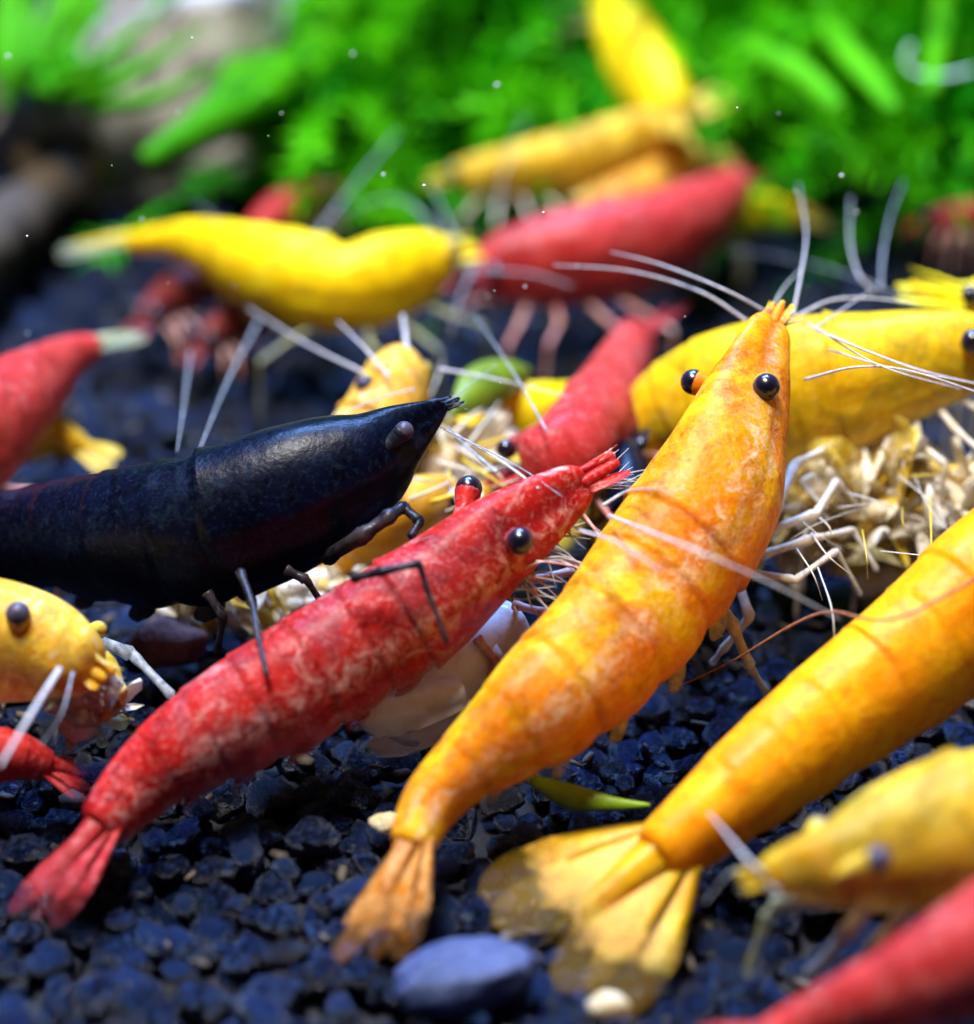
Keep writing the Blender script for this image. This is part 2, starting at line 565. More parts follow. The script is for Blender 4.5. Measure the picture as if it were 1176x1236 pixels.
class Body:
    def __init__(self, pts, up, side_tilt=None):
        """pts: (px, py, h, half-thickness px) from the face to the end of the last tail ring;
        up: camera-space dorsal direction(s)"""
        raw = []
        for px, py, h, r in pts:
            d = depth(py, h)
            raw.append(list(PD(px, py, d)) + [r * mmpx(d)])
        fine = np.array(catmull(raw, 400))
        L = np.concatenate([[0], np.cumsum(np.linalg.norm(np.diff(fine[:, :3], axis=0), axis=1))])
        self.L = L[-1]
        self.s = L / L[-1]
        self.f = fine
        self.ups = up if isinstance(up, list) else [up, up]

    def at(self, s):
        ss = min(max(s, 0), 1)
        q = [np.interp(ss, self.s, self.f[:, k]) for k in range(4)]
        e = 0.012
        a = [np.interp(max(ss - e, 0), self.s, self.f[:, k]) for k in range(3)]
        b = [np.interp(min(ss + e, 1), self.s, self.f[:, k]) for k in range(3)]
        F = (Vector(a) - Vector(b)).normalized()
        t = ss * (len(self.ups) - 1)
        k = min(int(t), len(self.ups) - 2)
        u = self.ups[k].lerp(self.ups[k + 1], t - k)
        U = (u - u.dot(F) * F).normalized()
        S = F.cross(U)
        c = Vector(q[:3]) + F * ((ss - s) * self.L)
        return c, F, U, S, q[3]

    def loc(self, s, side, upv, fwd=0.0):
        c, F, U, S, R = self.at(s)
        return c + S * side * R + U * upv * R + F * fwd * R


def shrimp_body(B, root, mat, hw=0.86, hh=1.04, nc=44, streak_at=(0.1, 0.5), step=0.035, snout=0.0):
    ss = []
    for a, b in zip(SEG[:-1], SEG[1:]):
        n = max(6, int((b - a) * 130))
        ss += list(np.linspace(a + 0.0015, b - 0.0015, n))
    V, uv, seam, dors, strk, grv, org = [], [], [], [], [], [], []
    nz = Vector((B.L, 3.1, 7.7))
    for s in ss:
        k = max(i for i in range(len(SEG) - 1) if SEG[i] <= s)
        u = (s - SEG[k]) / (SEG[k + 1] - SEG[k])
        c, F, U, S, R = B.at(s)
        if s < 0.03:
            R *= 0.30 + 0.70 * math.sqrt(max(0, 1 - (1 - s / 0.03) ** 2))
        if s > 0.975:
            R *= 0.75 + 0.25 * math.sqrt(max(0, 1 - ((s - 0.975) / 0.025) ** 2))
        flare = 1 + step * (u ** 5) - step * 0.35 * (1 - u) ** 6 if k > 0 else 1 + step * 2.6 * u ** 16
        for j in range(nc):
            ph = 2 * math.pi * j / nc
            cx, sx = math.cos(ph), math.sin(ph)
            x = hw * sx
            z = hh * cx
            if cx < 0:               # hanging side plates
                x = hw * math.copysign(abs(sx) ** 0.75, sx)
                z *= 0.97
                if k == 0:
                    z *= 1 + 0.04 * u * u
                if k > 0:
                    z *= 1 + 0.12 * math.sin(math.pi * u) ** 0.7 - 0.05
                    x *= 1 + 0.05 * math.sin(math.pi * u) * (-cx)
            if k == 0 and cx > 0.6:   # keel running into the rostrum
                z += 0.10 * ((cx - 0.6) / 0.4) ** 2 * max(0, 1 - u * 1.3)
            if s < snout:
                z *= 1 + 0.24 * (1 - s / snout) * math.cos(3 * ph)
                x *= 1 + 0.24 * (1 - s / snout) * math.cos(3 * ph)
            a = abs(((j / nc) + 0.5) % 1 - 0.5) * 2       # 0 dorsal .. 1 ventral
            fold = 0.0
            if k == 0 and u > 0.3:
                fold = math.exp(-((a - 0.60 + 0.10 * u) / 0.035) ** 2) * min(1, (u - 0.3) * 5)
                x *= 1 - 0.06 * fold
                z *= 1 - 0.06 * fold
            w = 1 + 0.012 * noise.noise(c * 0.9 + nz + Vector((x, z, 0)) * 1.5)
            q = c + (S * x + U * z) * (R * flare * w)
            V.append(q)
            uv.append((s, j / nc))
            seam.append(max(0, 1 - min(u, 1 - u) * (SEG[k + 1] - SEG[k]) / 0.010) if 0 < s < 0.985 and not (k == 0 and u < 0.5) else 0)
            dors.append(cx)
            org.append(max(0, 1 - abs(s - 0.24) / 0.13) * max(0, 1 - abs(a - 0.28) / 0.3) + 0.7 * max(0, 1 - abs(a - 0.06) / 0.1) * (1 if s > .36 else 0))
            grv.append(max(0, min(1, (1 - s / snout) * 2.2)) * max(0, -math.cos(3 * ph)) ** 1.5 if s < snout else 0)
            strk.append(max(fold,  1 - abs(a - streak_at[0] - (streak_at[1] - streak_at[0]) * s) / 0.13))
    m = len(ss)
    Fc = []
    for i in range(m - 1):
        for j in range(nc):
            Fc.append((i * nc + j, (i + 1) * nc + j, (i + 1) * nc + (j + 1) % nc, i * nc + (j + 1) % nc))
    for i0, rev in ((0, False), ((m - 1) * nc, True)):
        cen = Vector((0, 0, 0))
        for j in range(nc):
            cen += V[i0 + j]
        V.append(cen / nc)
        uv.append((0, 0)); seam.append(0); dors.append(0); strk.append(0); grv.append(0); org.append(0)
        ci = len(V) - 1
        for j in range(nc):
            t = (i0 + j, i0 + (j + 1) % nc, ci)
            Fc.append(t[::-1] if rev else t)
    return build('body', V, Fc, mat, root, uv=uv, attrs=dict(seam=seam, dors=dors, streak=strk, groove=grv, organ=org))


def eye(root, B, pos, r, mat='eye', stalk_mat=None, from_s=0.07, side=0.3, upv=0.35, stalk_len=None):
    pos = Vector(pos)
    a = B.loc(from_s, side, upv)
    d = (pos - a).normalized()
    V, F = ball(pos, r)
    e = build('eye', V, F, mat, root)
    q = pos - d * r * 0.45
    V, F, uv = tube([a, a.lerp(q, 0.55), q + d * r * 0.05, q + d * r * 0.28], [r * 0.75, r * 0.72, r * 0.98, r * 0.86], 14, 10)
    st = build('eyestalk', V, F, stalk_mat, e0(root, e), uv=uv)
    return e


def e0(root, part):
    """let a sub-part share its part's origin"""
    part['_o'] = root['_o']
    return part


def feeler(root, pts, r0, r1=None, mat='feeler', name='antenna', steps=36):
    r0 *= 0.62
    r1 = r1 * 0.45 if r1 is not None else r0 * 0.35
    n = len(pts)
    V, F, uv = tube(pts, [r0 + (r1 - r0) * i / (n - 1) for i in range(n)], 7, steps)
    return build(name, V, F, mat, root, uv=uv)


def pf(*pp):
    """list of (px, py, h) -> points"""
    return [P(*p) for p in pp]


def leg(root, pts, r, mat):
    """jointed leg: straight segments with thicker knees"""
    P_, R_ = [], []
    n = len(pts)
    for i in range(n - 1):
        a, b = Vector(pts[i]), Vector(pts[i + 1])
        f = 1 - 0.62 * i / (n - 1)
        for t, g in ((0.0, 1.05), (0.08, 1.1), (0.3, 0.82), (0.7, 0.85), (0.93, 1.08)):
            P_.append(a.lerp(b, t))
            R_.append(r * f * g)
    P_.append(Vector(pts[-1])); R_.append(r * 0.15)
    V, F, uv = tube(P_, R_, 8)
    return build('leg', V, F, mat, root, uv=uv)


def auto_legs(root, B, mat, r, rnd, sides=(-1, 1), n=4, spread=1.0, floor=0.35):
    for sd in sides:
        for i in range(n):
            s = 0.13 + 0.21 * i / max(1, n - 1)
            c, F, U, S, R = B.at(s)
            a = c + S * sd * 0.45 * R - U * 0.80 * R
            out = (S * sd + F * (0.7 - 0.45 * i) + Vector((0, 0, 0.15))).normalized()
            ln = R * rnd.uniform(0.95, 1.25) * spread
            k1 = a + out * ln * 0.75 - U * ln * 0.35
            k2 = k1 + (out * 0.5 + F * rnd.uniform(-.1, .4)).normalized() * ln * 0.7 - U * 0.35 * ln
            ft = k2 + (out * 0.35 + F * rnd.uniform(-.1, .3)) * ln * 0.5
            ft.z = min(k2.z - 0.2, ground(ft.x, ft.y) + floor)
            if (ft - k2).length > 3.2 * ln:
                ft = k2 + (ft - k2).normalized() * 3.2 * ln
            leg(root, [a, k1, k2, ft], r * 0.75, mat)


def swimmerets(root, B, mat, n=5, sides=(-1, 1), scale=1.0):
    for sd in sides:
        for i in range(n):
            s = 0.42 + 0.41 * i / (n - 1)
            c, F, U, S, R = B.at(s)
            a = c - U * 0.86 * R + S * sd * 0.36 * R
            D = (-U * 0.85 - F * 0.55 + S * sd * 0.12).normalized()
            V, Fc, uv = plate(a, D, F, S * sd, R * 0.95 * scale, R * 0.95 * scale, thick=0.06, seed=i)
            build('swimmeret', V, Fc, mat, root, uv=uv)


def tail_fan(root, B, mat, length, width, spread=0.42, lift=0.0, mat2=None, seed=1):
    c, F, U, S, R = B.at(1.0)
    D0 = -F
    V, Fc, uv = plate(c + U * 0.42 * R - D0 * R * 0.5, D0 + U * lift, S, U, length * 0.92, R * 1.5, thick=0.30, cup=0.22, spike=.78)
    build('telson', V, Fc, mat, root, uv=uv)
    for sd in (-1, 1):
        for j, (ang, ll, ww) in enumerate(((spread * 0.5, 1.0, 0.95), (spread, 0.98, 1.1))):
            D = (D0 * math.cos(ang) + S * sd * math.sin(ang) + U * (lift - 0.05 * j)).normalized()
            Wd = (S * math.cos(ang) - D0 * sd * math.sin(ang)).normalized()
            Nn = Wd.cross(D)
            if Nn.dot(U) < 0:
                Nn = -Nn
            V, Fc, uv = plate(c + S * sd * (0.22 + 0.2 * j) * R + U * (0.10 - 0.16 * j) * R - D0 * R * 0.55, D, Wd, Nn, (length + R * .5) * ll, width * ww, thick=0.06, cup=0.03, root=0.62, fringe=0.05, nl=20, seed=seed + j)
            build('tail_fin', V, Fc, mat2 or mat, root, uv=uv)


def rostrum(root, B, mat, length, s0=0.20, teeth=7, drop=0.0, big=0.0, fat=1.0):
    """toothed blade between the eyes"""
    top = []
    c0, F, U, S, R0 = B.at(s0)
    c1, F1, U1, S1, R1 = B.at(0.0)
    R1 = max(R1, big)
    base = c0 + U * R0 * 1.04
    mid = c1 + U1 * R1 * 0.85
    tip = mid + F1 * length + U1 * (length * (0.10 - drop))
    line = catmull([base, base.lerp(mid, 0.6) + U1 * R1 * 0.12, mid + U1 * R1 * 0.10, mid.lerp(tip, 0.5), tip], 29)
    V, Fc = [], []
    m = len(line)
    for i, q in enumerate(line):
        q = Vector(q)
        t = i / (m - 1)
        hgt = R1 * 0.50 * (1 - t) ** 0.7 * (0.35 + 0.65 * math.sin(math.pi * min(1, t * 1.6 + 0.15)))
        hgt *= fat
        th = fat * R1 * (0.36 * (1 - t) ** 1.1 + 0.03)
        tooth = R1 * 0.12 * (((t * teeth * 1.5) % 1.0)) if 0.2 < t < 0.9 else 0
        V += [q + U1 * (hgt * 0.35 + tooth + 0.01), q + S1 * th * 0.55, q + S1 * th - U1 * hgt * 0.35, q - U1 * (hgt * 0.9 + 0.01), q - S1 * th - U1 * hgt * 0.35, q - S1 * th * 0.55]
    for i in range(m - 1):
        for k in range(6):
            Fc.append((i * 6 + k, i * 6 + (k + 1) % 6, i * 6 + 6 + (k + 1) % 6, i * 6 + 6 + k))
    Fc.append((5, 4, 3, 2, 1, 0)); Fc.append(tuple(range((m - 1) * 6, m * 6)))
    n = len(V)
    return build('rostrum', V, Fc, mat, root, uv=[(0, 0)] * n, attrs=dict(seam=[0] * n, dors=[0.5] * n, streak=[0] * n))


def face(root, B, mat, fin, length, feelmat='feeler', scales=True, whiskers=0, seed=0, big=0.0):
    """antennal scales, antennule stems, jaw feet"""
    rnd = random.Random(seed)
    c, F, U, S, R = B.at(0.0)
    R = max(R, big)
    for sd in (-1, 1):
        a = c + S * sd * R * 0.30 + U * R * 0.20
        tip = a + F * length * 0.72 + S * sd * R * 0.10
        V, Fc, uv = tube([a - F * R * 0.6, a, a.lerp(tip, 0.5), tip], [R * 0.38, R * 0.36, R * 0.30, R * 0.16], 10, 12)
        build('antennule_stem', V, Fc, mat, root, uv=uv)
        if scales:
            D = (F + S * sd * 0.16 - U * 0.05).normalized()
            V, Fc, uv = plate(c + S * sd * R * 0.50 - U * R * 0.12 - F * R * 0.4, D, (S + U * sd * 0.25), U, length * 1.0, R * 1.05, thick=0.18, root=0.85, seed=seed)
            build('antennal_scale', V, Fc, mat, root, uv=uv)
        a = c + S * sd * R * 0.30 - U * R * 0.55
        V, Fc, uv = tube([a - F * R * 0.8, a + F * length * 0.25 - U * R * 0.2, a + F * length * 0.60 - U * R * 0.35 + S * sd * R * 0.1], [R * 0.20, R * 0.15, R * 0.06], 8, 10)
        build('jaw_foot', V, Fc, fin, root, uv=uv)
    for i in range(whiskers):
        sd = rnd.choice((-1, 1))
        a = c + S * sd * R * rnd.uniform(0, 0.5) - U * R * rnd.uniform(0.1, 0.7)
        D = (F * rnd.uniform(.5, 1) + S * rnd.uniform(-.8, .8) - U * rnd.uniform(-0.1, .8)).normalized()
        ln = length * rnd.uniform(0.5, 1.1)
        b = a + D * ln + F * ln * 0.2
        feeler(root, [a, a.lerp(b, 0.5) + U * ln * rnd.uniform(-.12, .12), b], 0.045, 0.015, feelmat, 'whisker', 12)


def new_shrimp(name, label, B, group='dwarf shrimps crowding round the food'):
    c = B.at(0.35)[0]
    return thing(name, label, 'shrimp', (c.x, c.y, ground(c.x, c.y)), group)


# ------------------------------------------------------------------ substrate
def ground_sheet():
    xs = np.linspace(-260, 260, 131)
    ys = np.concatenate([np.linspace(-90, 100, 96), np.linspace(104, 320, 40)])
    V, F = [], []
    for y in ys:
        for x in xs:
            V.append((x, y, ground(x, y) - 0.9))
    n = len(xs)
    for j in range(len(ys) - 1):
        for i in range(n - 1):
            F.append((j * n + i, j * n + i + 1, j * n + n + i + 1, j * n + n + i))
    o = build('substrate', V, F, 'soil', origin=(0, 0, 0))
    o['kind'] = 'structure'
    return o


soil = ground_sheet()
soil['_o'] = [0.0, 0.0, 0.0]

rnd = random.Random(11)
protos = []
for i in range(14):
    V, F = lump(3, i + 1, 0.42, 1.6, (1, rnd.uniform(.75, 1), rnd.uniform(.62, .85)), facet=0.85)
    me = bpy.data.meshes.new('granule')
    me.from_pydata((V * K).tolist(), [], F)
    me.polygons.foreach_set('use_smooth', [True] * len(me.polygons))
    me.materials.append(M['grain'])
    protos.append((me, V, F))

spots = []
sp = 0.80
yy = -44.0
row = 0
while yy < 36:
    xx = -46.0 + (row % 2) * sp / 2
    while xx < 46:
        x = xx + rnd.uniform(-.45, .45)
        y = yy + rnd.uniform(-.45, .45)
        r = rnd.uniform(0.30, 0.64) * (1.5 if rnd.random() < 0.12 else 1)
        spots.append((x, y, ground(x, y) - 0.45 + rnd.uniform(-.35, .45), r))
        xx += sp
    yy += sp * 0.86
    row += 1


def to_px(q):
    q = Vector(q) - CAM
    d = q.dot(FWD)
    return q.dot(RGT) / d / TV * 1236 + 588, -q.dot(UPV) / d / TV * 1236 + 618, d


vis = []
for i, (x, y, z, r) in enumerate(spots):
    a, b, d = to_px((x, y, z))
    if -20 < a < 1196 and 880 < b < 1260 and not (a > 1000 and b < 1000):
        vis.append((d / r, i))
vis.sort()
near = set(i for _, i in vis[:300])
low = [lump(2, 40 + i, 0.42, 1.6, (1, .88, .75), facet=0.75) for i in range(10)]
low1 = [lump(1, 60 + i, 0.42, 1.6, (1, .88, .75), facet=0.75) for i in range(10)]
AV, AF, off = [], [], 0
for i, (x, y, z, r) in enumerate(spots):
    rot = Matrix.Rotation(rnd.uniform(0, 6.28), 3, 'Z') @ Matrix.Rotation(rnd.uniform(-.5, .5), 3, 'X')
    if i in near:
        me = protos[i % 14][0]
        o = bpy.data.objects.new('granule', me)
        COL.objects.link(o)
        o.parent = soil
        o.location = Vector((x, y, z)) * K
        o.rotation_euler = rot.to_euler()
        o.scale = (r, r, r)
    else:
        a, b, d = to_px((x, y, z))
        V, F = (low if -60 < a < 1236 and b > 560 else low1)[i % 10]
        AV.append((V * r) @ np.array(rot).T + np.array((x, y, z)))
        AF.append(np.array(F) + off)
        off += len(V)
me = bpy.data.meshes.new('loose_granules')
me.from_pydata((np.concatenate(AV) * K).tolist(), [], np.concatenate(AF).tolist())
me.polygons.foreach_set('use_smooth', [True] * len(me.polygons))
me.materials.append(M['grain'])
o = bpy.data.objects.new('loose_granules', me)
COL.objects.link(o)
o.parent = soil
o['kind'] = 'stuff'

# ------------------------------------------------------------------ moss bank
def moss():
    r = random.Random(5)
    V, F = [], []

    def quad(c, D, W, l, w_, Nn):
        i = len(V)
        V.extend([c, c + D * l * .45 + W * w_, c + D * l + Nn * l * .15, c + D * l * .45 - W * w_])
        F.append((i, i + 1, i + 2, i + 3))
    n = 0
    while n < 4600:
        x = r.uniform(-75, 75)
        y = r.uniform(24, 100) if r.random() < 0.85 else r.uniform(24, 40)
        lim = 23 + 3 * math.sin(x * 0.21 + 1.0) + (10 if x < -10 else 0) + (8 if x < -16 else 0)
        a_, b_, _ = to_px((x, y, ground(x, y)))
        if y < lim + r.uniform(-1, 3) or (a_ < 335 and b_ < 260 and r.random() < .985):
            continue
        n += 1
        p = Vector((x, y, ground(x, y) - 0.6))
        D = Vector((r.gauss(0, .8), r.gauss(-.55, .6), r.uniform(.5, 1.5))).normalized()
        ln = r.uniform(6, 15)
        steps = int(ln * 2.0)
        for k in range(steps):
            D = (D + Vector((r.gauss(0, .07), r.gauss(-.01, .07), -0.035))).normalized()
            q = p + D * (ln / steps)
            side = D.cross(Vector((r.gauss(0, 1), r.gauss(0, 1), r.gauss(0, 1)))).normalized()
            ww = 0.15
            i = len(V)
            b = D.cross(side)
            V.extend([p + side * ww, p - side * ww * .5 + b * ww, p - side * ww * .5 - b * ww, q])
            F.extend([(i, i + 1, i + 3), (i + 1, i + 2, i + 3), (i + 2, i, i + 3)])
            for sg in (1, -1):
                LD = (D * .8 + side * sg).normalized()
                quad(q, LD, D.cross(LD).normalized().cross(LD), r.uniform(.7, 1.5), r.uniform(.10, .20), b)
            p = q
    o = build('moss', V, F, 'moss', origin=(0, 0, 0), smooth=False)
    o['label'] = 'bright green moss carpeting the bank behind the shrimps'
    o['category'] = 'moss'
    o['kind'] = 'stuff'
    V, F = [], []
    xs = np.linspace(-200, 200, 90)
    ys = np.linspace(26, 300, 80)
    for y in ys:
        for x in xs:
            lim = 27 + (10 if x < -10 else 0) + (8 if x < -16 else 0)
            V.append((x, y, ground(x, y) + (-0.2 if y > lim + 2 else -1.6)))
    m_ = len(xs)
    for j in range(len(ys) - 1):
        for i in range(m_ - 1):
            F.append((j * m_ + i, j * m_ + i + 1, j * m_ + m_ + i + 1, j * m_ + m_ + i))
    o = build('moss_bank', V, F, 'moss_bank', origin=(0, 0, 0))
    o['kind'] = 'structure'


moss()

# ------------------------------------------------------------------ stones, wood, plants at the back
def rock(px, py, d, sc, seed, label, rz=0.0):
    c = PG(px, py, d)
    V, F = lump(4, seed, 0.28, 1.1, sc, facet=0.8)
    R = np.array(Matrix.Rotation(rz, 3, 'Y'))
    V = V @ R.T + np.array(c)
    o = build('stone', V, F, 'stone', origin=(c.x, c.y, c.z))
    tag(o, label, 'stone', 'pale stones under the stem plants')


rock(205, 90, 3.2, (5.2, 3, 3.6), 71, 'large whitish stone behind the green leaf blade', -0.5)
rock(95, 130, 2.6, (3.8, 2.0, 1.7), 72, 'flat cream stone lying above the brown branch', -0.45)
rock(265, 15, 3.0, (4.5, 3, 2.6), 73, 'grey white stone highest up the bank', -0.2)
rock(75, 50, 3.2, (1.5, 1.4, 3.2), 74, 'slim upright cream stone between two plant stems', 0.5)
rock(118, 228, .8, (1.1, 1.0, 0.9), 75, 'small round bluish pale pebble below the branch')
rock(215, 205, .9, (3.6, 1.6, 1.2), 76, 'low grey stone in the shade of the moss', -0.3)

root = thing('driftwood', 'brown driftwood branch slanting up over dark gravel', 'driftwood', P(-20, 330, 0))
V, F, uv = tube([PG(-60, 330, 2.0), PG(20, 265, 2.0), PG(110, 195, 2.0), PG(170, 155, 2.0), PG(240, 118, 2.0)], [1.5, 1.2, 1.0, 0.8, 0.5], 14, 40)
V = [v + Vector((noise.noise(v * .8), noise.noise(v * .8 + Vector((9, 0, 0))), noise.noise(v * .8 + Vector((0, 9, 0))))) * .35 for v in V]
build('branch', V, F, 'wood', root, uv=uv)
V, F, uv = tube([PG(60, 235, 2.0), PG(20, 150, 2.0), PG(-10, 90, 2.0), PG(-40, 40, 2.0)], [.7, .8, .9, .9], 12, 24)
build('branch', V, F, 'wood', root, uv=uv)
V, F, uv = tube([PG(110, 195, 2.0), PG(190, 190, 2.0), PG(300, 180, 2.0)], [0.6, 0.45, 0.2], 10, 16)
build('branch', V, F, 'wood', root, uv=uv)


def blade(name, pts, w0, label, mat='leaf', group=None, cat='plant'):
    """thick strap leaf or stem"""
    q = catmull([list(p) + [w] for p, w in zip(pts, w0)], 26)
    V, F = [], []
    side = (Vector(q[-1][:3]) - Vector(q[0][:3])).cross(FWD).normalized()
    m_ = len(q)
    for i, a in enumerate(q):
        c, ww = Vector(a[:3]), a[3]
        t = (Vector(q[min(i + 1, m_ - 1)][:3]) - Vector(q[max(i - 1, 0)][:3])).normalized()
        b = t.cross(side).normalized()
        sd = b.cross(t).normalized()
        for k in range(8):
            an = k / 8 * 2 * math.pi
            V.append(c + sd * math.cos(an) * ww + b * math.sin(an) * ww * .35 + b * (-0.25 * ww * abs(math.cos(an))))
    for i in range(m_ - 1):
        for k in range(8):
            F.append((i * 8 + k, i * 8 + (k + 1) % 8, i * 8 + 8 + (k + 1) % 8, i * 8 + 8 + k))
    F.append(tuple(range(7, -1, -1)))
    F.append(tuple(range((m_ - 1) * 8, m_ * 8)))
    b0 = pts[0]
    o = build(name, V, F, mat, origin=tuple(b0))
    return tag(o, label, cat, group)


G1 = 'green plant stems and blades at the back'
blade('water_plant', [PG(50, 110, 6.0), PG(85, 60, 6.0), PG(108, 20, 6.0), PG(112, -30, 6.0)], [.5, .55, .5, .5], 'short upright green stem in front of the slim cream stone', group=G1)
blade('water_plant', [PG(60, 112, 6.0), PG(130, 70, 6.0), PG(175, 25, 6.0), PG(205, -30, 6.0)], [.45, .45, .35, .3], 'thin curved green stem crossing the whitish stone', group=G1)
blade('water_plant', [PG(30, 100, 6.0), PG(50, 50, 6.0), PG(80, 10, 6.0), PG(90, -30, 6.0)], [.6, .7, .6, .5], 'dark green stem over the driftwood', group=G1)
for i_, (x0, y0, x1, y1, x2, y2) in enumerate(((20, 110, 60, 60, 130, -20), (40, 120, 110, 80, 230, -20), (70, 125, 150, 95, 250, 30), (5, 130, 20, 70, 50, -20), (60, 115, 70, 60, 60, -20), (100, 130, 180, 120, 260, 80))):
    blade('water_plant', [PG(x0, y0, 5.5), PG(x1, y1, 7.0), PG(x2, y2, 8.0)], [.30, .26, .06], ('thin spiky frond rising beside the slim cream stone', 'long thin frond sweeping right across the whitish stone', 'thin frond arching low over the flat cream stone', 'thin upright frond at the foot of the driftwood fork', 'short thin frond standing straight up before the slim stone', 'thin frond lying almost flat towards the broad leaf blade')[i_], group='spiky fronds over the driftwood')
blade('water_plant', [PG(10, 90, 6.0), PG(8, 40, 6.0), PG(14, -30, 6.0)], [.7, .8, .6], 'dark green stem at the foot of the driftwood fork', group=G1)
blade('water_plant', [PG(175, 190, 6.0), PG(240, 150, 6.0), PG(300, 110, 6.0), PG(350, 75, 6.0), PG(400, 45, 6.0)], [.3, .6, .95, 1.3, .9], 'broad bright green leaf blade along the moss edge', group=G1)
blade('water_plant', [PG(270, 120, 6.0), PG(330, 60, 6.0), PG(380, 20, 6.0), PG(430, -20, 6.0)], [.6, 1.3, 1.5, .9], 'wide glossy green leaf lying on the pale stones', group=G1)
blade('water_plant', [PG(1010, 130, 7.2), PG(970, 90, 7.2), PG(930, 65, 7.2), PG(905, 52, 7.2)], [.35, .5, .5, .2], 'blunt light green shoot poking out of the moss', 'shoot', group=G1)
blade('water_plant', [PG(1125, 110, 7.2), PG(1132, 60, 7.2), PG(1138, 20, 7.2), PG(1140, -30, 7.2)], [.3, .4, .45, .3], 'upright light green stem beside the pale curled hair', 'shoot', group=G1)
blade('water_plant', [PG(1080, 130, 7.2), PG(1040, 80, 7.2), PG(1010, 40, 7.2), PG(990, 5, 7.2)], [.3, .5, .5, .1], 'slanting light green shoot leaning out of the moss', 'shoot', group=G1)
q = [(1176, 84), (1140, 92), (1105, 88), (1093, 72), (1100, 55)]
tag(build('plant_hair', *tube([PD(a, b, 92) for a, b in q], [.07, .08, .08, .07, .10], 8, 30)[:2], 'teal_hair'), 'pale green curled hair in front of the moss', 'plant hair')

# ------------------------------------------------------------------ food and litter
def clump(name, label, px, py, h, sc, seed, nfl, flen, cat='food'):
    c = P(px, py, h)
    root = thing(name, label, cat, (c.x, c.y, ground(c.x, c.y)), 'crumbled food the shrimps feed on')
    V, F = lump(4, seed, 0.38, 1.7, tuple(q * .8 for q in sc))
    build('mass', V + np.array(c), F, 'food', root)
    r = random.Random(seed)
    for i in range(nfl):
        dr = Vector((r.gauss(0, 1), -abs(r.gauss(.3, .8)), r.gauss(.35, .8))).normalized()
        k_ = r.uniform(.12, .38)
        V, F = lump(2, seed * 50 + i, .4, 1.5, (k_, k_ * r.uniform(.5, 1), k_ * r.uniform(.4, .9)))
        build('crumb', V + np.array(c + Vector((dr.x * sc[0], dr.y * sc[1], dr.z * sc[2])) * r.uniform(.72, .95)), F, r.choice(['food', 'crumb_gold', 'crumb_clear']), root)
    for i in range(nfl):
        dr = Vector((r.gauss(0, 1), -abs(r.gauss(.3, .8)), r.gauss(.35, .8))).normalized()
        b = c + Vector((dr.x * sc[0], dr.y * sc[1], dr.z * sc[2])) * r.uniform(.8, 1.05)
        D = (dr * .5 + Vector((r.gauss(0, 1), r.gauss(0, 1), r.gauss(0, 1))) * .8).normalized()
        W = D.cross(Vector((r.gauss(0, 1), r.gauss(0, 1), r.gauss(0, 1)))).normalized()
        l = flen * r.uniform(.5, 1.7)
        V, F, uv = plate(b - D * l * .4, D, W, D.cross(W), l, l * r.choice((.12, .3, .5, .8)), thick=.07, cup=.2, nl=6, nw=4, fringe=.25, seed=i)
        build('flake', V, F, r.choice(['flake', 'flake', 'fringe', 'yellow_fin']), root, uv=uv)
    return root


clump('food_clump', 'large cream coloured food clump with loose flakes behind the orange shrimp', 1065, 620, 2.6, (3.6, 1.9, 1.9), 5, 150, 1.7)
clump('food_clump', 'small pale food clump under the snout of the black shrimp', 550, 570, 2.6, (1.9, 1.2, 1.5), 8, 34, 1.1)
clump('food_clump', 'thin scatter of dull food scraps beneath the black shrimp', 330, 720, 1.6, (3.2, 1.2, 1.0), 9, 34, 1.2)

clump('food_clump', 'whitish ragged food scrap held at the pale yellow head', 108, 838, 3.0, (.8, .5, .75), 14, 26, .9)

root = thing('shed_skin', 'pale glassy shed skin lying between the red and orange shrimps', 'shed skin', P(540, 850, 0))
for (a, b, wd, n_) in (((625, 735, 3.8), (520, 850, 2.6), 2.3, 1), ((600, 780, 3.2), (470, 880, 2.0), 2.1, 2), ((560, 830, 2.8), (432, 868, 2.4), 1.3, 3), ((570, 850, 2.2), (440, 900, 1.2), 1.2, 4)):
    A, Bq = P(*a), P(*b)
    D = Bq - A
    Nn = (camvec(.3, .3, .9) - D.normalized() * camvec(.3, .3, .9).dot(D.normalized())).normalized()
    V, F, uv = plate(A, D, D.cross(Nn), Nn, D.length, wd, thick=.12, cup=.35, root=.7, fringe=.02, seed=n_)
    build('skin_plate', V, F, 'skin', root, uv=uv)

blade('plant_sprig', pf((640, 940, 1.6), (690, 962, 1.1), (740, 970, 1.0), (785, 972, 1.0)), [.12, .32, .18, .05], 'lime green plant sprig lying on the dark granules', 'sprig', cat='plant sprig')
V, F = lump(4, 31, .22, 1.2, (1.65, .95, .8), facet=.6)
c = P(566, 1176, .8)
Rz = np.array(Matrix.Rotation(-.16, 3, 'Y') @ Matrix.Rotation(.1, 3, 'Z'))
tag(build('pebble', V @ Rz.T + np.array(c), F, 'pebble', origin=tuple(c)), 'smooth slate blue oblong pebble among rough granules', 'pebble')
for px, py, s_, lab in ((467, 993, .42, 'tiny pale green pellet beside the orange tail base'), (735, 1212, .46, 'small cream pellet below the spread tail fan')):
    V, F = lump(3, px, .2, 1.2, (s_, s_ * .7, s_ * .6))
    c = P(px, py, .8)
    tag(build('food_pellet', V + np.array(c), F, 'food', origin=tuple(c)), lab, 'food pellet', 'stray food pellets')
V, F = lump(3, 64, .35, 1.4, (1.0, .8, .7))
c = P(205, 775, 1.2)
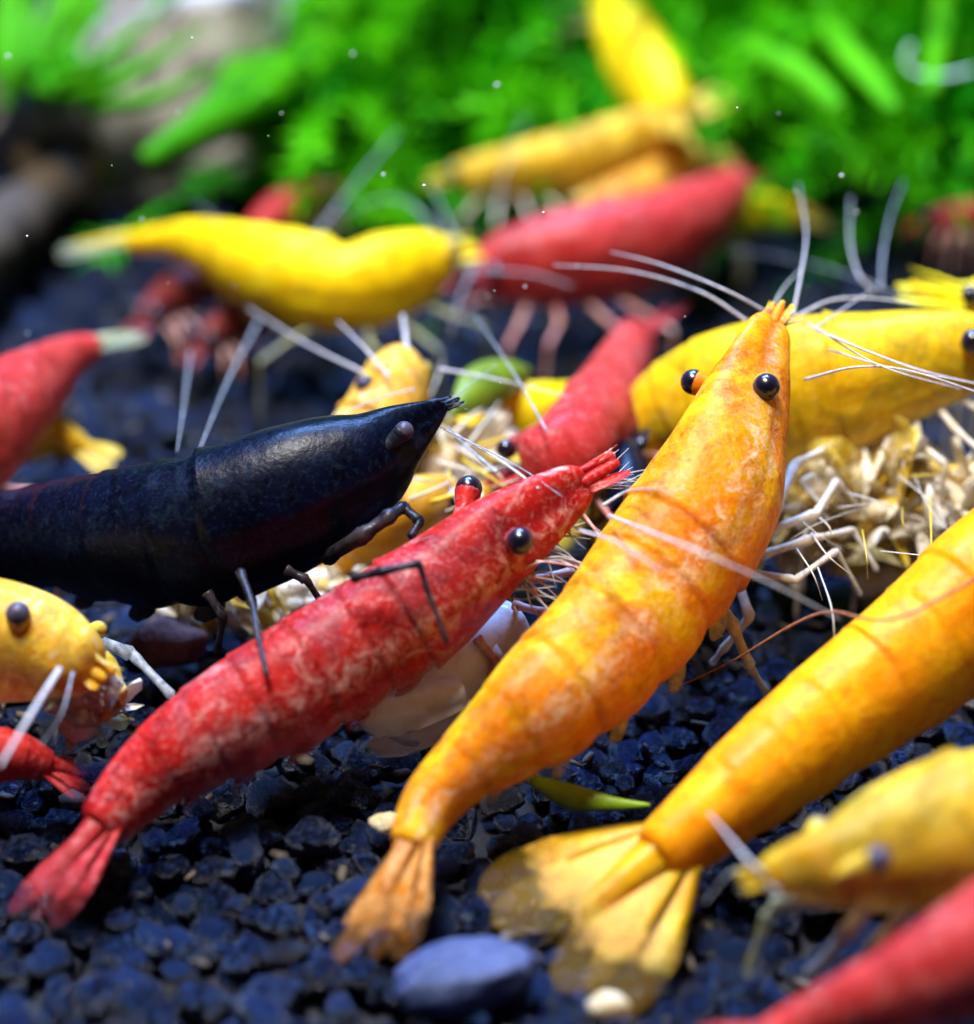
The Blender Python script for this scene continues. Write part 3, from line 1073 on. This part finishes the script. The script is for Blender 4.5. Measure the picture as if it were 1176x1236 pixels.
tag(build('wood_crumb', V + np.array(c), F, plain_mat('russet_crumb', (.10, .02, .015), (.28, .10, .07), .7, 1.5, .3), origin=tuple(c)), 'russet brown crumb in the gap below the black shrimp', 'crumb')
for a, w_, lab in ((((545, 500, 5), (580, 470, 5), (615, 450, 4.6), (640, 445, 4)), [.1, .7, .6, .1], 'olive green leaf scrap behind the black snout'),):
    blade('leaf_scrap', pf(*a), w_, lab, plain_mat('olive_leaf', (.10, .18, .005), (.25, .35, .01), .5, .8, .05, trans=.2), cat='leaf scrap')

# ------------------------------------------------------------------ shrimps
# 1  orange shrimp in front
B = Body([(934, 386, 9.5, 19), (919, 425, 9.0, 33), (906, 466, 8.4, 48), (888, 520, 7.7, 66), (857, 603, 6.5, 87), (790, 700, 5.2, 87), (735, 772, 4.4, 82), (650, 852, 3.6, 72), (577, 912, 2.9, 50), (522, 965, 2.3, 37), (493, 1026, 1.8, 28)],
         [camvec(-.62, .42, .60), camvec(-.66, .42, .60), camvec(-.62, .2, .72)])
print('orange', B.L)
r1 = new_shrimp('shrimp', 'orange shrimp with pale lamp sheen painted on its mottled flank lying head up across the red one', B)
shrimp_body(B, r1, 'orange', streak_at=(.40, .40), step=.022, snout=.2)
hd = B.at(0.11)[0]
d0 = (hd - CAM).dot(FWD)
eye(r1, B, PD(837, 461, d0 + .1), .34, stalk_mat='orange', from_s=.14, side=-.4, upv=.4)
eye(r1, B, PD(925, 467, d0 - 1.3), .36, stalk_mat='orange', from_s=.13, side=.5, upv=.3)
rostrum(r1, B, M['orange'], .35, s0=.26)
face(r1, B, 'orange', 'orange_fin', .75, whiskers=12, seed=2)
H = 8.4
for q in (((903, 388, H), (845, 352, H + .6), (760, 327, H + .6), (668, 320, H + .2)), ((945, 388, H), (880, 352, H + 1), (800, 320, H + 1), (738, 304, H + .8)),
          ((957, 382, H), (967, 330, H + .6), (973, 280, H + .6), (964, 222, H + .2)), ((965, 380, H), (1005, 362, H), (1055, 360, H), (1110, 368, H)),
          ((985, 398, H), (1050, 425, H + 1.5), (1115, 448, H + 1.8), (1200, 468, H + 1.8)), ((972, 458, H - .4), (1035, 443, H + 1), (1100, 448, H + 1.2), (1200, 480, H + 1.2))):
    feeler(r1, pf(*q), .075, .03)
for q in (((930, 375, H), (948, 345, H), (970, 322, H)), ((985, 395, H), (1025, 368, H), (1052, 350, H)), ((975, 390, H), (1060, 440, H + 1.2), (1160, 470, H + 1.6)), ((1000, 422, H), (1080, 445, H + 1), (1176, 462, H + 1))):
    feeler(r1, pf(*q), .05, .02, name='antennule')
leg(r1, pf((868, 728, 3.6), (885, 756, 3.4), (906, 806, 2.2), (926, 838, 1.0)), .20, 'clear_leg')
leg(r1, pf((890, 700, 3.6), (905, 745, 3.0), (872, 785, 2.0), (860, 800, 1.2)), .16, 'clear_leg')
leg(r1, pf((930, 640, 4.6), (985, 620, 4.8), (1010, 580, 4.6), (1035, 610, 3.8)), .15, 'clear_leg')
leg(r1, pf((935, 620, 5), (960, 560, 5.4), (1000, 540, 5), (1015, 525, 4.6)), .15, 'clear_leg')
leg(r1, pf((920, 670, 4.2), (980, 650, 4.4), (1030, 640, 4), (1060, 690, 3)), .14, 'clear_leg')
leg(r1, pf((900, 690, 4.0), (960, 700, 4.2), (1010, 665, 4), (1040, 720, 2.6)), .13, 'clear_leg')
swimmerets(r1, B, 'fringe', sides=(1, -1), scale=.5)
tail_fan(r1, B, 'orange_fin', 3.3, 1.05, .24)

# 2  red shrimp in front
B = Body([(712, 576, 7.3, 19), (684, 594, 7.0, 30), (648, 619, 6.6, 42), (595, 657, 6.0, 57), (512, 725, 5.0, 72), (437, 772, 4.3, 72), (355, 825, 3.6, 74), (285, 865, 3.1, 68), (218, 906, 2.6, 57), (165, 948, 2.1, 44), (118, 1002, 1.6, 31)],
         [camvec(-.45, .60, .68), camvec(-.5, .62, .62), camvec(-.55, .42, .65)])
print('red', B.L)
r2 = new_shrimp('shrimp', 'red shrimp with pale scuffs lying beneath the legs of the black one', B)
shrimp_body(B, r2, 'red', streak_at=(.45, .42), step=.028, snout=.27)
d0 = (B.at(.16)[0] - CAM).dot(FWD)
eye(r2, B, PD(566, 590, d0 + .5), .35, stalk_mat='red', from_s=.22, side=-.5, upv=.5)
eye(r2, B, PD(628, 653, d0 - 1.25), .35, stalk_mat='red', from_s=.18, side=.5, upv=.3)
rostrum(r2, B, M['red'], 1.0, s0=.3)
face(r2, B, 'red', 'red_fin', 1.15, 'feeler', whiskers=16, seed=6, big=.5)
rq = random.Random(12)
for i in range(34):                                     # pale feeding hairs under the chin
    a = B.loc(rq.uniform(.04, .24), rq.uniform(.2, .7), rq.uniform(-.9, -.4))
    D = (camvec(rq.uniform(.2, 1), rq.uniform(-.8, .3), rq.uniform(-.2, .6)))
    l_ = rq.uniform(.8, 2.0)
    feeler(r2, [a, a + D * l_ * .5 + camvec(0, 1, 0) * rq.uniform(-.2, .2), a + D * l_], rq.uniform(.04, .11), .02, rq.choice(['feeler', 'red_leg', 'faint_feeler']), 'whisker', 10)
for q in (((735, 622, 7.2), (830, 660, 8.6), (930, 704, 7.8), (1015, 748, 6.6)), ((728, 610, 7.2), (760, 592, 7.6), (800, 590, 8.6)), ((650, 590, 7.5), (610, 560, 7.6), (545, 520, 7.2)), ((700, 640, 7), (745, 655, 8), (800, 690, 8.3))):
    feeler(r2, pf(*q), .07, .03)
swimmerets(r2, B, 'red_fin', scale=.55)
leg(r2, pf((575, 770, 3.6), (600, 800, 3.0), (570, 850, 1.8), (560, 880, .8)), .14, 'red_leg')
leg(r2, pf((620, 730, 4.0), (660, 740, 4.0), (640, 790, 2.4), (630, 830, 1)), .14, 'red_leg')
leg(r2, pf((640, 700, 4.4), (690, 690, 4.4), (700, 740, 3.0), (690, 780, 1.6)), .13, 'red_leg')
tail_fan(r2, B, 'red_fin', 2.9, .95, .2)

# 3  black shrimp
B = Body([(540, 490, 8.0, 7), (518, 503, 7.8, 18), (482, 528, 7.4, 39), (438, 560, 6.9, 65), (355, 598, 6.2, 86), (255, 634, 5.4, 89), (150, 646, 4.7, 80), (55, 645, 4.0, 60), (-40, 650, 3.2, 45), (-130, 675, 2.4, 32)], [camvec(-.15, .86, .45), camvec(-.05, .88, .45)])
print('black', B.L)
r3 = new_shrimp('shrimp', 'glossy blue black shrimp seen from its side', B)
shrimp_body(B, r3, 'black', step=.022, snout=.12)
d0 = (B.at(.12)[0] - CAM).dot(FWD)
eye(r3, B, PD(488, 520, d0 - .85), .25, 'eye_grey', 'black_fin', from_s=.14, side=.55, upv=.3)
eye(r3, B, PD(494, 515, d0 + 1.2), .30, 'eye_grey', 'black_fin', from_s=.12, side=-.5, upv=.3)
rostrum(r3, B, M['black'], .3, s0=.3, big=.25, fat=1.3)
face(r3, B, 'black', 'black_fin', .5, 'faint_feeler', scales=True, whiskers=8, seed=4)
leg(r3, pf((395, 672, 5.0), (440, 645, 6.2), (472, 622, 6.6), (487, 612, 6.6), (507, 630, 6.4), (495, 650, 6.2)), .24, 'black_leg')
leg(r3, pf((425, 698, 6.6), (465, 689, 6.9), (506, 680, 7.0), (516, 713, 6.4), (541, 778, 5.3)), .13, 'black_leg')
leg(r3, pf((290, 690, 5.6), (305, 730, 5.3), (311, 765, 5.1), (322, 815, 4.8)), .13, 'black_leg')
leg(r3, pf((250, 715, 4.4), (270, 745, 3.9), (262, 790, 2.6)), .15, 'black_leg')
leg(r3, pf((345, 688, 5.2), (370, 700, 5.0), (390, 730, 4.2)), .15, 'black_leg')
swimmerets(r3, B, 'black_fin', scale=.5)
tail_fan(r3, B, 'black_fin', 2.8, 1.1, .35)
feeler(r3, pf((530, 492, 7.6), (560, 470, 7.8), (600, 440, 7)), .05, .02, 'faint_feeler')
feeler(r3, pf((520, 510, 7.4), (620, 560, 7.6), (680, 600, 7.6)), .05, .02, 'faint_feeler')

# 4  bright orange shrimp at the right
B = Body([(1370, 545, 7.6, 34), (1320, 590, 7.2, 70), (1215, 695, 5.6, 96), (1110, 786, 4.4, 88), (1005, 864, 3.5, 77), (908, 940, 2.7, 65), (828, 1006, 2.0, 50), (790, 1036, 1.7, 42)], [camvec(-.45, .45, .75), camvec(-.35, .45, .82)])
print('orange2', B.L)
r4 = new_shrimp('shrimp', 'plain bright orange shrimp with tail fan spread wide on granules', B)
shrimp_body(B, r4, 'orange2', streak_at=(.3, .2), step=.014)
tail_fan(r4, B, 'orange2_fin', 4.2, 1.75, .46)
swimmerets(r4, B, 'orange2_fin', scale=.6)
auto_legs(r4, B, 'clear_leg', .16, random.Random(3))
rostrum(r4, B, M['orange2'], 1.8)
face(r4, B, 'orange2', 'orange2_fin', 2)
d0 = (B.at(.03)[0] - CAM).dot(FWD)
eye(r4, B, B.loc(.02, .95, .5), .36, stalk_mat='orange2_fin')
eye(r4, B, B.loc(.02, -.95, .5), .36, stalk_mat='orange2_fin', side=-.3)
feeler(r4, pf((1330, 600, 7), (1100, 740, 6.6), (990, 740, 5), (880, 800, 2.8), (800, 838, 1.6)), .08, .05, 'tan_feeler')

# 5  golden shrimp, lower right
B = Body([(912, 1058, 4.2, 17), (955, 1050, 4.2, 36), (1010, 1042, 4.2, 56), (1075, 1022, 4.2, 82), (1160, 1005, 4.2, 100), (1260, 1000, 4.0, 100), (1370, 1030, 3.4, 85), (1460, 1090, 2.6, 60), (1510, 1150, 1.8, 40)], camvec(.15, .8, .55))
r5 = new_shrimp('shrimp', 'blurred golden shrimp facing the orange tail fan above the rose red one', B)
shrimp_body(B, r5, 'gold')
d0 = (B.at(.12)[0] - CAM).dot(FWD)
eye(r5, B, PD(1060, 1037, d0 - 1.3), .30, 'eye_grey', 'yellow_fin', from_s=.12, side=-.5, upv=.1)
eye(r5, B, PD(990, 1000, d0 + .8), .30, 'eye_grey', 'yellow_fin', from_s=.1, side=.4, upv=.4)
rostrum(r5, B, M['gold'], .4)
face(r5, B, 'gold', 'yellow_fin', .5, whiskers=8, seed=9)
tail_fan(r5, B, 'yellow_fin', 2.6, 1.1)
leg(r5, pf((1000, 1085, 3.2), (940, 1090, 3.0), (925, 1110, 2.4), (900, 1180, .7)), .22, 'pale_fin')
leg(r5, pf((1050, 1090, 3.0), (1020, 1130, 2.4), (975, 1180, 1.0)), .24, 'clear_leg')
leg(r5, pf((1100, 1090, 3.0), (1060, 1140, 2.2), (1030, 1170, 1.0)), .22, 'clear_leg')
feeler(r5, pf((930, 1062, 4.2), (905, 1040, 4.6), (880, 1010, 4.4), (855, 980, 3.9)), .10, .04)
feeler(r5, pf((940, 1075, 4.2), (890, 1050, 4.0), (850, 1090, 3)), .08, .04, 'faint_feeler')

# 6  rose red shrimp in the corner
B = Body([(1440, 1060, 5.4, 35), (1380, 1075, 5.4, 72), (1280, 1100, 5.2, 86), (1180, 1148, 4.6, 74), (1075, 1196, 4.0, 52), (985, 1232, 3.2, 37), (920, 1262, 2.6, 26)], camvec(-.3, .75, .55))
r6 = new_shrimp('shrimp', 'blurred rose red shrimp in front of the golden one', B)
shrimp_body(B, r6, 'rose')
tail_fan(r6, B, 'red_fin', 2.4, 1.0)
auto_legs(r6, B, 'red_leg', .15, random.Random(5))
face(r6, B, 'rose', 'red_fin', 1.8)
eye(r6, B, B.loc(.02, .95, .5), .33, stalk_mat='red_fin')
eye(r6, B, B.loc(.02, -.95, .5), .33, stalk_mat='red_fin', side=-.3)

# 7  second red shrimp behind the first
B = Body([(630, 578, 4.4, 24), (650, 572, 4.5, 40), (680, 555, 4.9, 56), (717, 512, 4.6, 54), (744, 458, 4.0, 39), (768, 408, 3.4, 26)], [camvec(-.2, .75, .6), camvec(-.5, .3, .75)])
print('red2', B.L)
r7 = new_shrimp('shrimp', 'rosy red shrimp with raised pinkish tail behind the front red head', B)
shrimp_body(B, r7, 'rose')
d0 = (B.at(.05)[0] - CAM).dot(FWD)
eye(r7, B, PD(611, 542, d0 - .4), .28, stalk_mat='red_fin', from_s=.2, side=.3, upv=.6)
eye(r7, B, B.loc(.06, -.9, .2), .28, stalk_mat='red_fin', side=-.5, upv=.1)
tail_fan(r7, B, 'red_fin', 2.3, 1.0, .5)
face(r7, B, 'rose', 'red_fin', 1.2, whiskers=4)
auto_legs(r7, B, 'red_leg', .13, random.Random(6))

# 8  big yellow one behind the orange head
B = Body([(1215, 418, 7.0, 26), (1175, 425, 6.8, 46), (1110, 438, 6.5, 62), (1010, 462, 5.9, 82), (900, 480, 5.2, 86), (820, 505, 4.2, 68), (775, 545, 3.2, 46), (745, 590, 2.4, 32)], [camvec(.1, .9, .35), camvec(-.3, .85, .4)])
print('yellow8', B.L)
r8 = new_shrimp('shrimp', 'large yellow shrimp humped behind the orange head above the food', B)
shrimp_body(B, r8, 'olive', step=.025)
d0 = (B.at(.03)[0] - CAM).dot(FWD)
eye(r8, B, PD(1174, 412, d0 - 1.4), .34, stalk_mat='yellow_fin', from_s=.09, side=.5, upv=.3)
eye(r8, B, PD(1215, 385, d0 + 1), .34, stalk_mat='yellow_fin', side=-.4, upv=.4)
rostrum(r8, B, M['yellow'], 1.6)
face(r8, B, 'yellow', 'yellow_fin', 1.8)
auto_legs(r8, B, 'clear_leg', .16, random.Random(7), n=5)
swimmerets(r8, B, 'flake', scale=1.0)
rq = random.Random(21)
for i in range(16):                                     # fine feeding hairs over the food
    x_, y_ = rq.uniform(950, 1130), rq.uniform(540, 690)
    an, l_ = rq.uniform(-.6, 1.6), rq.uniform(40, 120)
    feeler(r8, pf((x_, y_, 4.6), (x_ + l_ * .5 * math.cos(an) + rq.uniform(-12, 12), y_ + l_ * .5 * math.sin(an), 4.9), (x_ + l_ * math.cos(an), y_ + l_ * math.sin(an), 4.2)), rq.uniform(.02, .06), .02, rq.choice(['flake', 'yellow_fin', 'clear_leg']), 'whisker', 10)
tail_fan(r8, B, 'yellow_fin', 2.5, 1.1)

# 9  sliver of a yellow one further right
B = Body([(1158, 362, 6.4, 22), (1200, 372, 6.2, 42), (1270, 385, 5.8, 60), (1370, 400, 5, 60), (1470, 420, 4, 40), (1540, 450, 3, 26)], camvec(-.1, .9, .4))
r9 = new_shrimp('shrimp', 'yellow shrimp whose dark eye and long snout show above the humped one', B)
shrimp_body(B, r9, 'yellow')
d0 = (B.at(.03)[0] - CAM).dot(FWD)
eye(r9, B, PD(1172, 356, d0 - .8), .30, stalk_mat='yellow_fin', side=-.5, upv=.3)
rostrum(r9, B, M['yellow'], 1.7)
face(r9, B, 'yellow', 'yellow_fin', 2.1)
tail_fan(r9, B, 'yellow_fin', 2.4, 1)
auto_legs(r9, B, 'clear_leg', .15, random.Random(8))
for q in (((1055, 352, 6.8), (1036, 330, 7.2), (1026, 290, 7.4), (1027, 238, 7.4)), ((1063, 350, 6.8), (1066, 305, 7.2), (1075, 260, 7.4), (1090, 220, 7.4))):
    feeler(r9, pf(*q), .07, .035, 'faint_feeler' if q[0][0] > 1060 else 'feeler')
feeler(r9, pf((1100, 365, 6.6), (1020, 330, 5), (940, 310, 4), (880, 300, 3.5)), .05, .02, 'faint_feeler')

# 10 yellow one at the back left
B = Body([(548, 308, 4.4, 20), (515, 318, 4.3, 38), (465, 336, 4.1, 52), (415, 348, 4.0, 50), (365, 336, 4.1, 55), (300, 316, 4.1, 45), (242, 294, 4.0, 29), (195, 289, 3.8, 17), (150, 293, 3.6, 11)], camvec(0, .9, .4))
print('yellow10', B.L)
r10 = new_shrimp('shrimp', 'clean yellow shrimp in full side view with whitish tail tip', B)
shrimp_body(B, r10, 'yellow')
d0 = (B.at(.03)[0] - CAM).dot(FWD)
eye(r10, B, PD(549, 298, d0 - .6), .24, stalk_mat='yellow_fin', side=.5, upv=.2)
eye(r10, B, PD(552, 290, d0 + .8), .24, stalk_mat='yellow_fin', side=-.4, upv=.3)
rostrum(r10, B, M['yellow'], .8)
face(r10, B, 'yellow', 'yellow_fin', 1.1, whiskers=5)
auto_legs(r10, B, 'pale_fin', .13, random.Random(9))
swimmerets(r10, B, 'yellow_fin', scale=.6)
tail_fan(r10, B, 'yellow_fin', 2.3, .55, .14, mat2='pale_fin')
for q, mt in ((((575, 318, 4.5), (555, 360, 4.4), (543, 408, 3.6)), 'faint_feeler'), (((548, 285, 5), (535, 255, 5.4), (520, 220, 5.6)), 'faint_feeler'), (((545, 300, 4.6), (480, 240, 5), (380, 270, 3)), 'faint_feeler'),
              (((560, 325, 4.4), (640, 330, 5), (690, 345, 5)), 'faint_feeler')):
    feeler(r10, pf(*q), .075, .035, mt)

# 11 far red
B = Body([(572, 338, 3.2, 22), (610, 325, 3.3, 42), (690, 310, 3.4, 58), (770, 293, 3.4, 56), (830, 268, 3.3, 47), (872, 240, 3.2, 33), (892, 222, 3.0, 22)], camvec(-.1, .9, .4))
r11 = new_shrimp('shrimp', 'soft blurred red shrimp between the clean yellow one and the moss', B)
shrimp_body(B, r11, 'rose')
tail_fan(r11, B, 'red_fin', 1.8, 1)
auto_legs(r11, B, 'red_leg', .14, random.Random(10))
face(r11, B, 'rose', 'red_fin', 1.2)
eye(r11, B, B.loc(.03, .9, .4), .28, stalk_mat='red_fin')
eye(r11, B, B.loc(.03, -.9, .4), .28, stalk_mat='red_fin', side=-.3)


def simple(label, pts, up, mat, fin, lm='clear_leg', legs=True, fan=1.8, eyes=.28, fanmat=None, spread=.35):
    B = Body(pts, up)
    r = new_shrimp('shrimp', label, B)
    shrimp_body(B, r, mat, nc=32)
    tail_fan(r, B, fanmat or fin, fan, fan * .42, spread)
    face(r, B, mat, fin, 1.2)
    if legs:
        auto_legs(r, B, lm, .13, random.Random(len(label)))
    if eyes:
        eye(r, B, B.loc(.04, .85, .45), eyes, stalk_mat=fin)
        eye(r, B, B.loc(.04, -.85, .45), eyes, stalk_mat=fin, side=-.3)
    return r, B


# 12 far yellow ones on the moss edge
simple('blurred yellow shrimp stretched along the foot of the moss', [(545, 214, 3.4, 15), (580, 212, 3.6, 25), (640, 203, 3.9, 33), (705, 190, 4.2, 38), (765, 170, 4.6, 36), (810, 148, 5.0, 26), (826, 138, 5.2, 20)], camvec(-.1, .9, .4), 'gold', 'yellow_fin')
simple('yellow shrimp climbing steeply up the moss', [(728, -30, 7.2, 20), (738, 0, 7.0, 28), (757, 45, 6.5, 36), (780, 88, 6.0, 42), (800, 118, 5.7, 36), (812, 142, 5.4, 26)], camvec(.7, .3, .65), 'yellow', 'yellow_fin')
simple('pale yellow shrimp half hidden behind the soft red one', [(690, 256, 2.6, 14), (720, 250, 2.8, 24), (765, 236, 3.0, 32), (805, 212, 3.2, 34), (840, 195, 3.0, 24)], camvec(0, .9, .4), 'cream', 'yellow_fin')
simple('small yellow shrimp tail poking out beyond the soft red one', [(820, 275, 2.2, 18), (850, 265, 2.3, 24), (895, 256, 2.3, 24), (935, 255, 2.2, 20), (965, 260, 2.0, 15)], camvec(0, .9, .4), 'yellow', 'yellow_fin', fan=1.2)
# 13 dim reds
simple('dim red shrimp behind the back of the clean yellow one', [(390, 230, 2.6, 12), (372, 240, 2.6, 20), (340, 258, 2.4, 26), (312, 280, 2.0, 20), (290, 300, 1.6, 14)], camvec(0, .9, .4), 'rose', 'red_fin', 'red_leg', fan=1.2)
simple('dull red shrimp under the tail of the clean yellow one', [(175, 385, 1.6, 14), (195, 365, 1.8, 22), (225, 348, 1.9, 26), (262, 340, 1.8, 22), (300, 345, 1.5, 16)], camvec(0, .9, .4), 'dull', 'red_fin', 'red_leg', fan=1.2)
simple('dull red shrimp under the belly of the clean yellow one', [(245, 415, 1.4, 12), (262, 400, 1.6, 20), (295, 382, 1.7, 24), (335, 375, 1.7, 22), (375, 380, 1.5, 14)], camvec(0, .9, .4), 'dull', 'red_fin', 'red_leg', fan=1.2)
# 14 red at the left edge
simple('red shrimp with pale greenish tail tip held over dark gravel', [(-160, 610, 4.6, 30), (-120, 585, 4.6, 55), (-55, 540, 4.5, 66), (0, 498, 4.4, 60), (45, 460, 4.3, 42), (85, 430, 4.2, 25), (118, 418, 4.1, 15)], camvec(-.2, .85, .45), 'rose', 'red_fin', 'red_leg', fanmat='pale_fin', spread=.12, fan=1.7)
# 15 yellow below it
simple('yellow shrimp low beneath the red one with pale tail tip', [(-120, 565, 2.8, 26), (-60, 545, 2.8, 42), (10, 525, 2.7, 38), (60, 525, 2.5, 28), (100, 540, 2.2, 15)], camvec(-.1, .85, .5), 'gold', 'yellow_fin', fan=1.2)
# 16 pale yellow head at the left
B = Body([(120, 812, 4.2, 24), (95, 800, 4.3, 48), (45, 780, 4.4, 68), (-30, 770, 4.4, 78), (-120, 775, 4.0, 72), (-210, 790, 3.4, 52), (-280, 810, 2.6, 34)], camvec(.1, .75, .6))
r16 = new_shrimp('shrimp', 'pale yellow shrimp head with one dark eye below the black one', B)
shrimp_body(B, r16, 'cream')
d0 = (B.at(.1)[0] - CAM).dot(FWD)
eye(r16, B, PD(22, 741, d0 - 1.0), .31, 'eye_grey', 'yellow_fin', from_s=.2, side=.45, upv=.6)
eye(r16, B, PD(120, 760, d0 + 1.4), .24, 'eye_grey', 'yellow_fin', from_s=.1, side=-.4, upv=.4)
face(r16, B, 'cream', 'pale_fin', .45, whiskers=26, seed=3)
rostrum(r16, B, M['cream'], .7)
tail_fan(r16, B, 'yellow_fin', 2.5, 1)
leg(r16, pf((60, 845, 3.4), (100, 868, 2.8), (150, 872, 1.6)), .30, 'pale_fin')
leg(r16, pf((80, 840, 3.6), (110, 850, 3.0), (125, 900, 1.0)), .22, 'pale_fin')
leg(r16, pf((110, 770, 3.6), (160, 790, 3.2), (210, 842, 2.6)), .20, 'faint_feeler')
feeler(r16, pf((72, 808, 5.4), (45, 850, 5.6), (0, 925, 5.2)), .13, .09)
feeler(r16, pf((88, 812, 5), (75, 860, 4.8), (50, 900, 4.2)), .06, .03, 'faint_feeler')
# 17 pinkish one
simple('pinkish red shrimp tail low under the pale yellow head', [(-170, 930, 2.4, 26), (-110, 920, 2.4, 42), (-40, 912, 2.3, 40), (20, 912, 2.1, 30), (60, 925, 1.7, 18)], camvec(0, .8, .6), 'rose', 'red_fin', 'red_leg', fan=1.2)
# 18 yellow head behind the black one
B = Body([(480, 445, 5.4, 34), (475, 470, 5.2, 52), (455, 515, 4.6, 58), (420, 560, 3.8, 56), (370, 590, 3.0, 44), (330, 610, 2.4, 30)], [camvec(.1, .2, .95), camvec(.3, .7, .6)])
r18 = new_shrimp('shrimp', 'orange yellow shrimp head rising behind the back of the black one', B)
shrimp_body(B, r18, 'cream')
d0 = (B.at(.05)[0] - CAM).dot(FWD)
eye(r18, B, PD(441, 464, d0 - 1.75), .28, 'eye_grey', 'yellow_fin', side=-.5, upv=.4)
eye(r18, B, PD(512, 448, d0 + .6), .28, 'eye_grey', 'yellow_fin', side=.5, upv=.4)
face(r18, B, 'cream', 'yellow_fin', .8, whiskers=4, seed=8)
tail_fan(r18, B, 'yellow_fin', 2, 1)
for q, rr in ((((496, 448, 6), (490, 410, 6.4), (486, 380, 6.4)), .16), (((470, 455, 6.4), (440, 420, 6.6), (408, 388, 6.4)), .08), (((440, 450, 6), (370, 415, 5.6), (300, 372, 5)), .08),
              (((530, 445, 6.2), (600, 458, 6.4), (700, 482, 6)), .08), (((500, 470, 6.4), (460, 480, 6.6), (410, 500, 7.4)), .05)):
    feeler(r18, pf(*q), rr, rr * .6)
rq = random.Random(33)
for i in range(26):                                     # feelers tangled in front of the small food clump
    x_, y_ = rq.uniform(470, 600), rq.uniform(500, 640)
    an, l_ = rq.uniform(-1.2, 1.8), rq.uniform(30, 100)
    feeler(r18, pf((x_, y_, 4.4), (x_ + l_ * .5 * math.cos(an) + rq.uniform(-12, 12), y_ + l_ * .5 * math.sin(an), 4.7), (x_ + l_ * math.cos(an), y_ + l_ * math.sin(an), 4.3)), rq.uniform(.05, .14), .03, rq.choice(['flake', 'faint_feeler', 'yellow_fin', 'clear_leg']), 'whisker', 10)
# 19
simple('blurred lemon shrimp behind the two red heads', [(530, 545, 2.6, 18), (555, 532, 2.7, 30), (595, 512, 2.8, 40), (640, 502, 2.8, 40), (680, 490, 2.6, 28), (705, 478, 2.4, 18)], camvec(0, .85, .5), 'yellow', 'yellow_fin', fan=1.2)
# 20
simple('golden shrimp squeezed under the chin of the black one', [(555, 598, 3.2, 18), (530, 602, 3.2, 30), (480, 620, 3.0, 42), (425, 645, 2.6, 42), (370, 680, 2.2, 34), (330, 705, 1.8, 22)], camvec(0, .8, .6), 'cream', 'yellow_fin', fan=1.2)
# 21
simple('dark blue black shrimp wedged between red head and orange flank', [(762, 540, 4.4, 14), (760, 562, 4.3, 26), (765, 605, 3.8, 38), (785, 660, 3.0, 42), (820, 720, 2.2, 34), (850, 760, 1.6, 22)], camvec(-.3, .6, .7), 'black', 'black_fin', 'black_leg', fan=1.4, eyes=.2)
# 22
simple('faint pink shrimp on the gravel below the far moss', [(1120, 268, 1.8, 9), (1140, 264, 2.0, 15), (1180, 260, 2.1, 19), (1230, 262, 2.0, 18), (1270, 270, 1.6, 11)], camvec(0, .9, .4), 'rose', 'red_fin', 'red_leg', fan=1.2)

# loose feelers of shrimps hidden in the crowd belong to the yellow back-left one and the left red one
for par, q, rr in ((r10, ((312, 388, 4), (275, 460, 5), (240, 545, 5.6)), .08), (r10, ((230, 425, 4), (222, 490, 5), (214, 545, 5.6)), .06), (r10, ((300, 285, 4.6), (270, 268, 5), (235, 244, 5.4)), .06),
                   (r10, ((380, 285, 4.8), (430, 220, 5.4), (482, 158, 5.8)), .08), (r11, ((600, 250, 3.6), (612, 195, 4.6), (636, 138, 5.6)), .05), (r7, ((660, 520, 6.4), (620, 450, 6.8), (573, 380, 6.8)), .06),
                   (r7, ((600, 570, 6.2), (570, 545, 6.4), (540, 515, 6.4)), .10)):
    feeler(par, pf(*q), rr, rr * .6, 'faint_feeler')

# fine litter between the granules
V, F = [], []
r = random.Random(91)
for i in range(420):
    x, y = r.uniform(-22, 22), r.uniform(-30, 24)
    l_ = r.uniform(.12, .45)
    v_, f_ = lump(1, i % 9, .5, 1.6, (l_, l_ * r.uniform(.2, .7), l_ * .25))
    rot = np.array(Matrix.Rotation(r.uniform(0, 6.28), 3, 'Z') @ Matrix.Rotation(r.uniform(-.6, .6), 3, 'X'))
    o_ = len(V)
    V.extend((v_ @ rot.T + np.array((x, y, ground(x, y) + r.uniform(-.1, .25)))).tolist())
    F.extend([tuple(q + o_ for q in t) for t in f_])
o = build('litter', V, F, plain_mat('brown_litter', (.02, .015, .01), (.13, .10, .07), .7, .25, .2), soil)
o['kind'] = 'stuff'

# drifting specks
V, F = [], []
r = random.Random(77)
pts_ = [(10, 68), (232, 46), (340, 137), (463, 211), (512, 224), (600, 103), (426, 65), (1016, 212), (960, 231), (1034, 256), (324, 164), (33, 285), (604, 462), (597, 438), (697, 321), (634, 346), (827, 382), (890, 130)]
for i, (a, b) in enumerate(pts_ + [(r.uniform(0, 1176), r.uniform(0, 420)) for _ in range(10)]):
    c = PD(a, b, r.uniform(61, 76))
    v_, f_ = ico(1)
    o_ = len(V)
    rr = r.uniform(.02, .045) * (1.3 if i < 8 else .8)
    V.extend((v_ * rr + np.array(c)).tolist())
    F.extend([tuple(x + o_ for x in t) for t in f_])
o = build('drifting_specks', V, F, 'speck', origin=(0, 0, 0))
o['kind'] = 'stuff'
o['label'] = 'tiny white specks drifting in the clear water'
o['category'] = 'specks'

for o in bpy.data.objects:
    if '_o' in o:
        del o['_o']
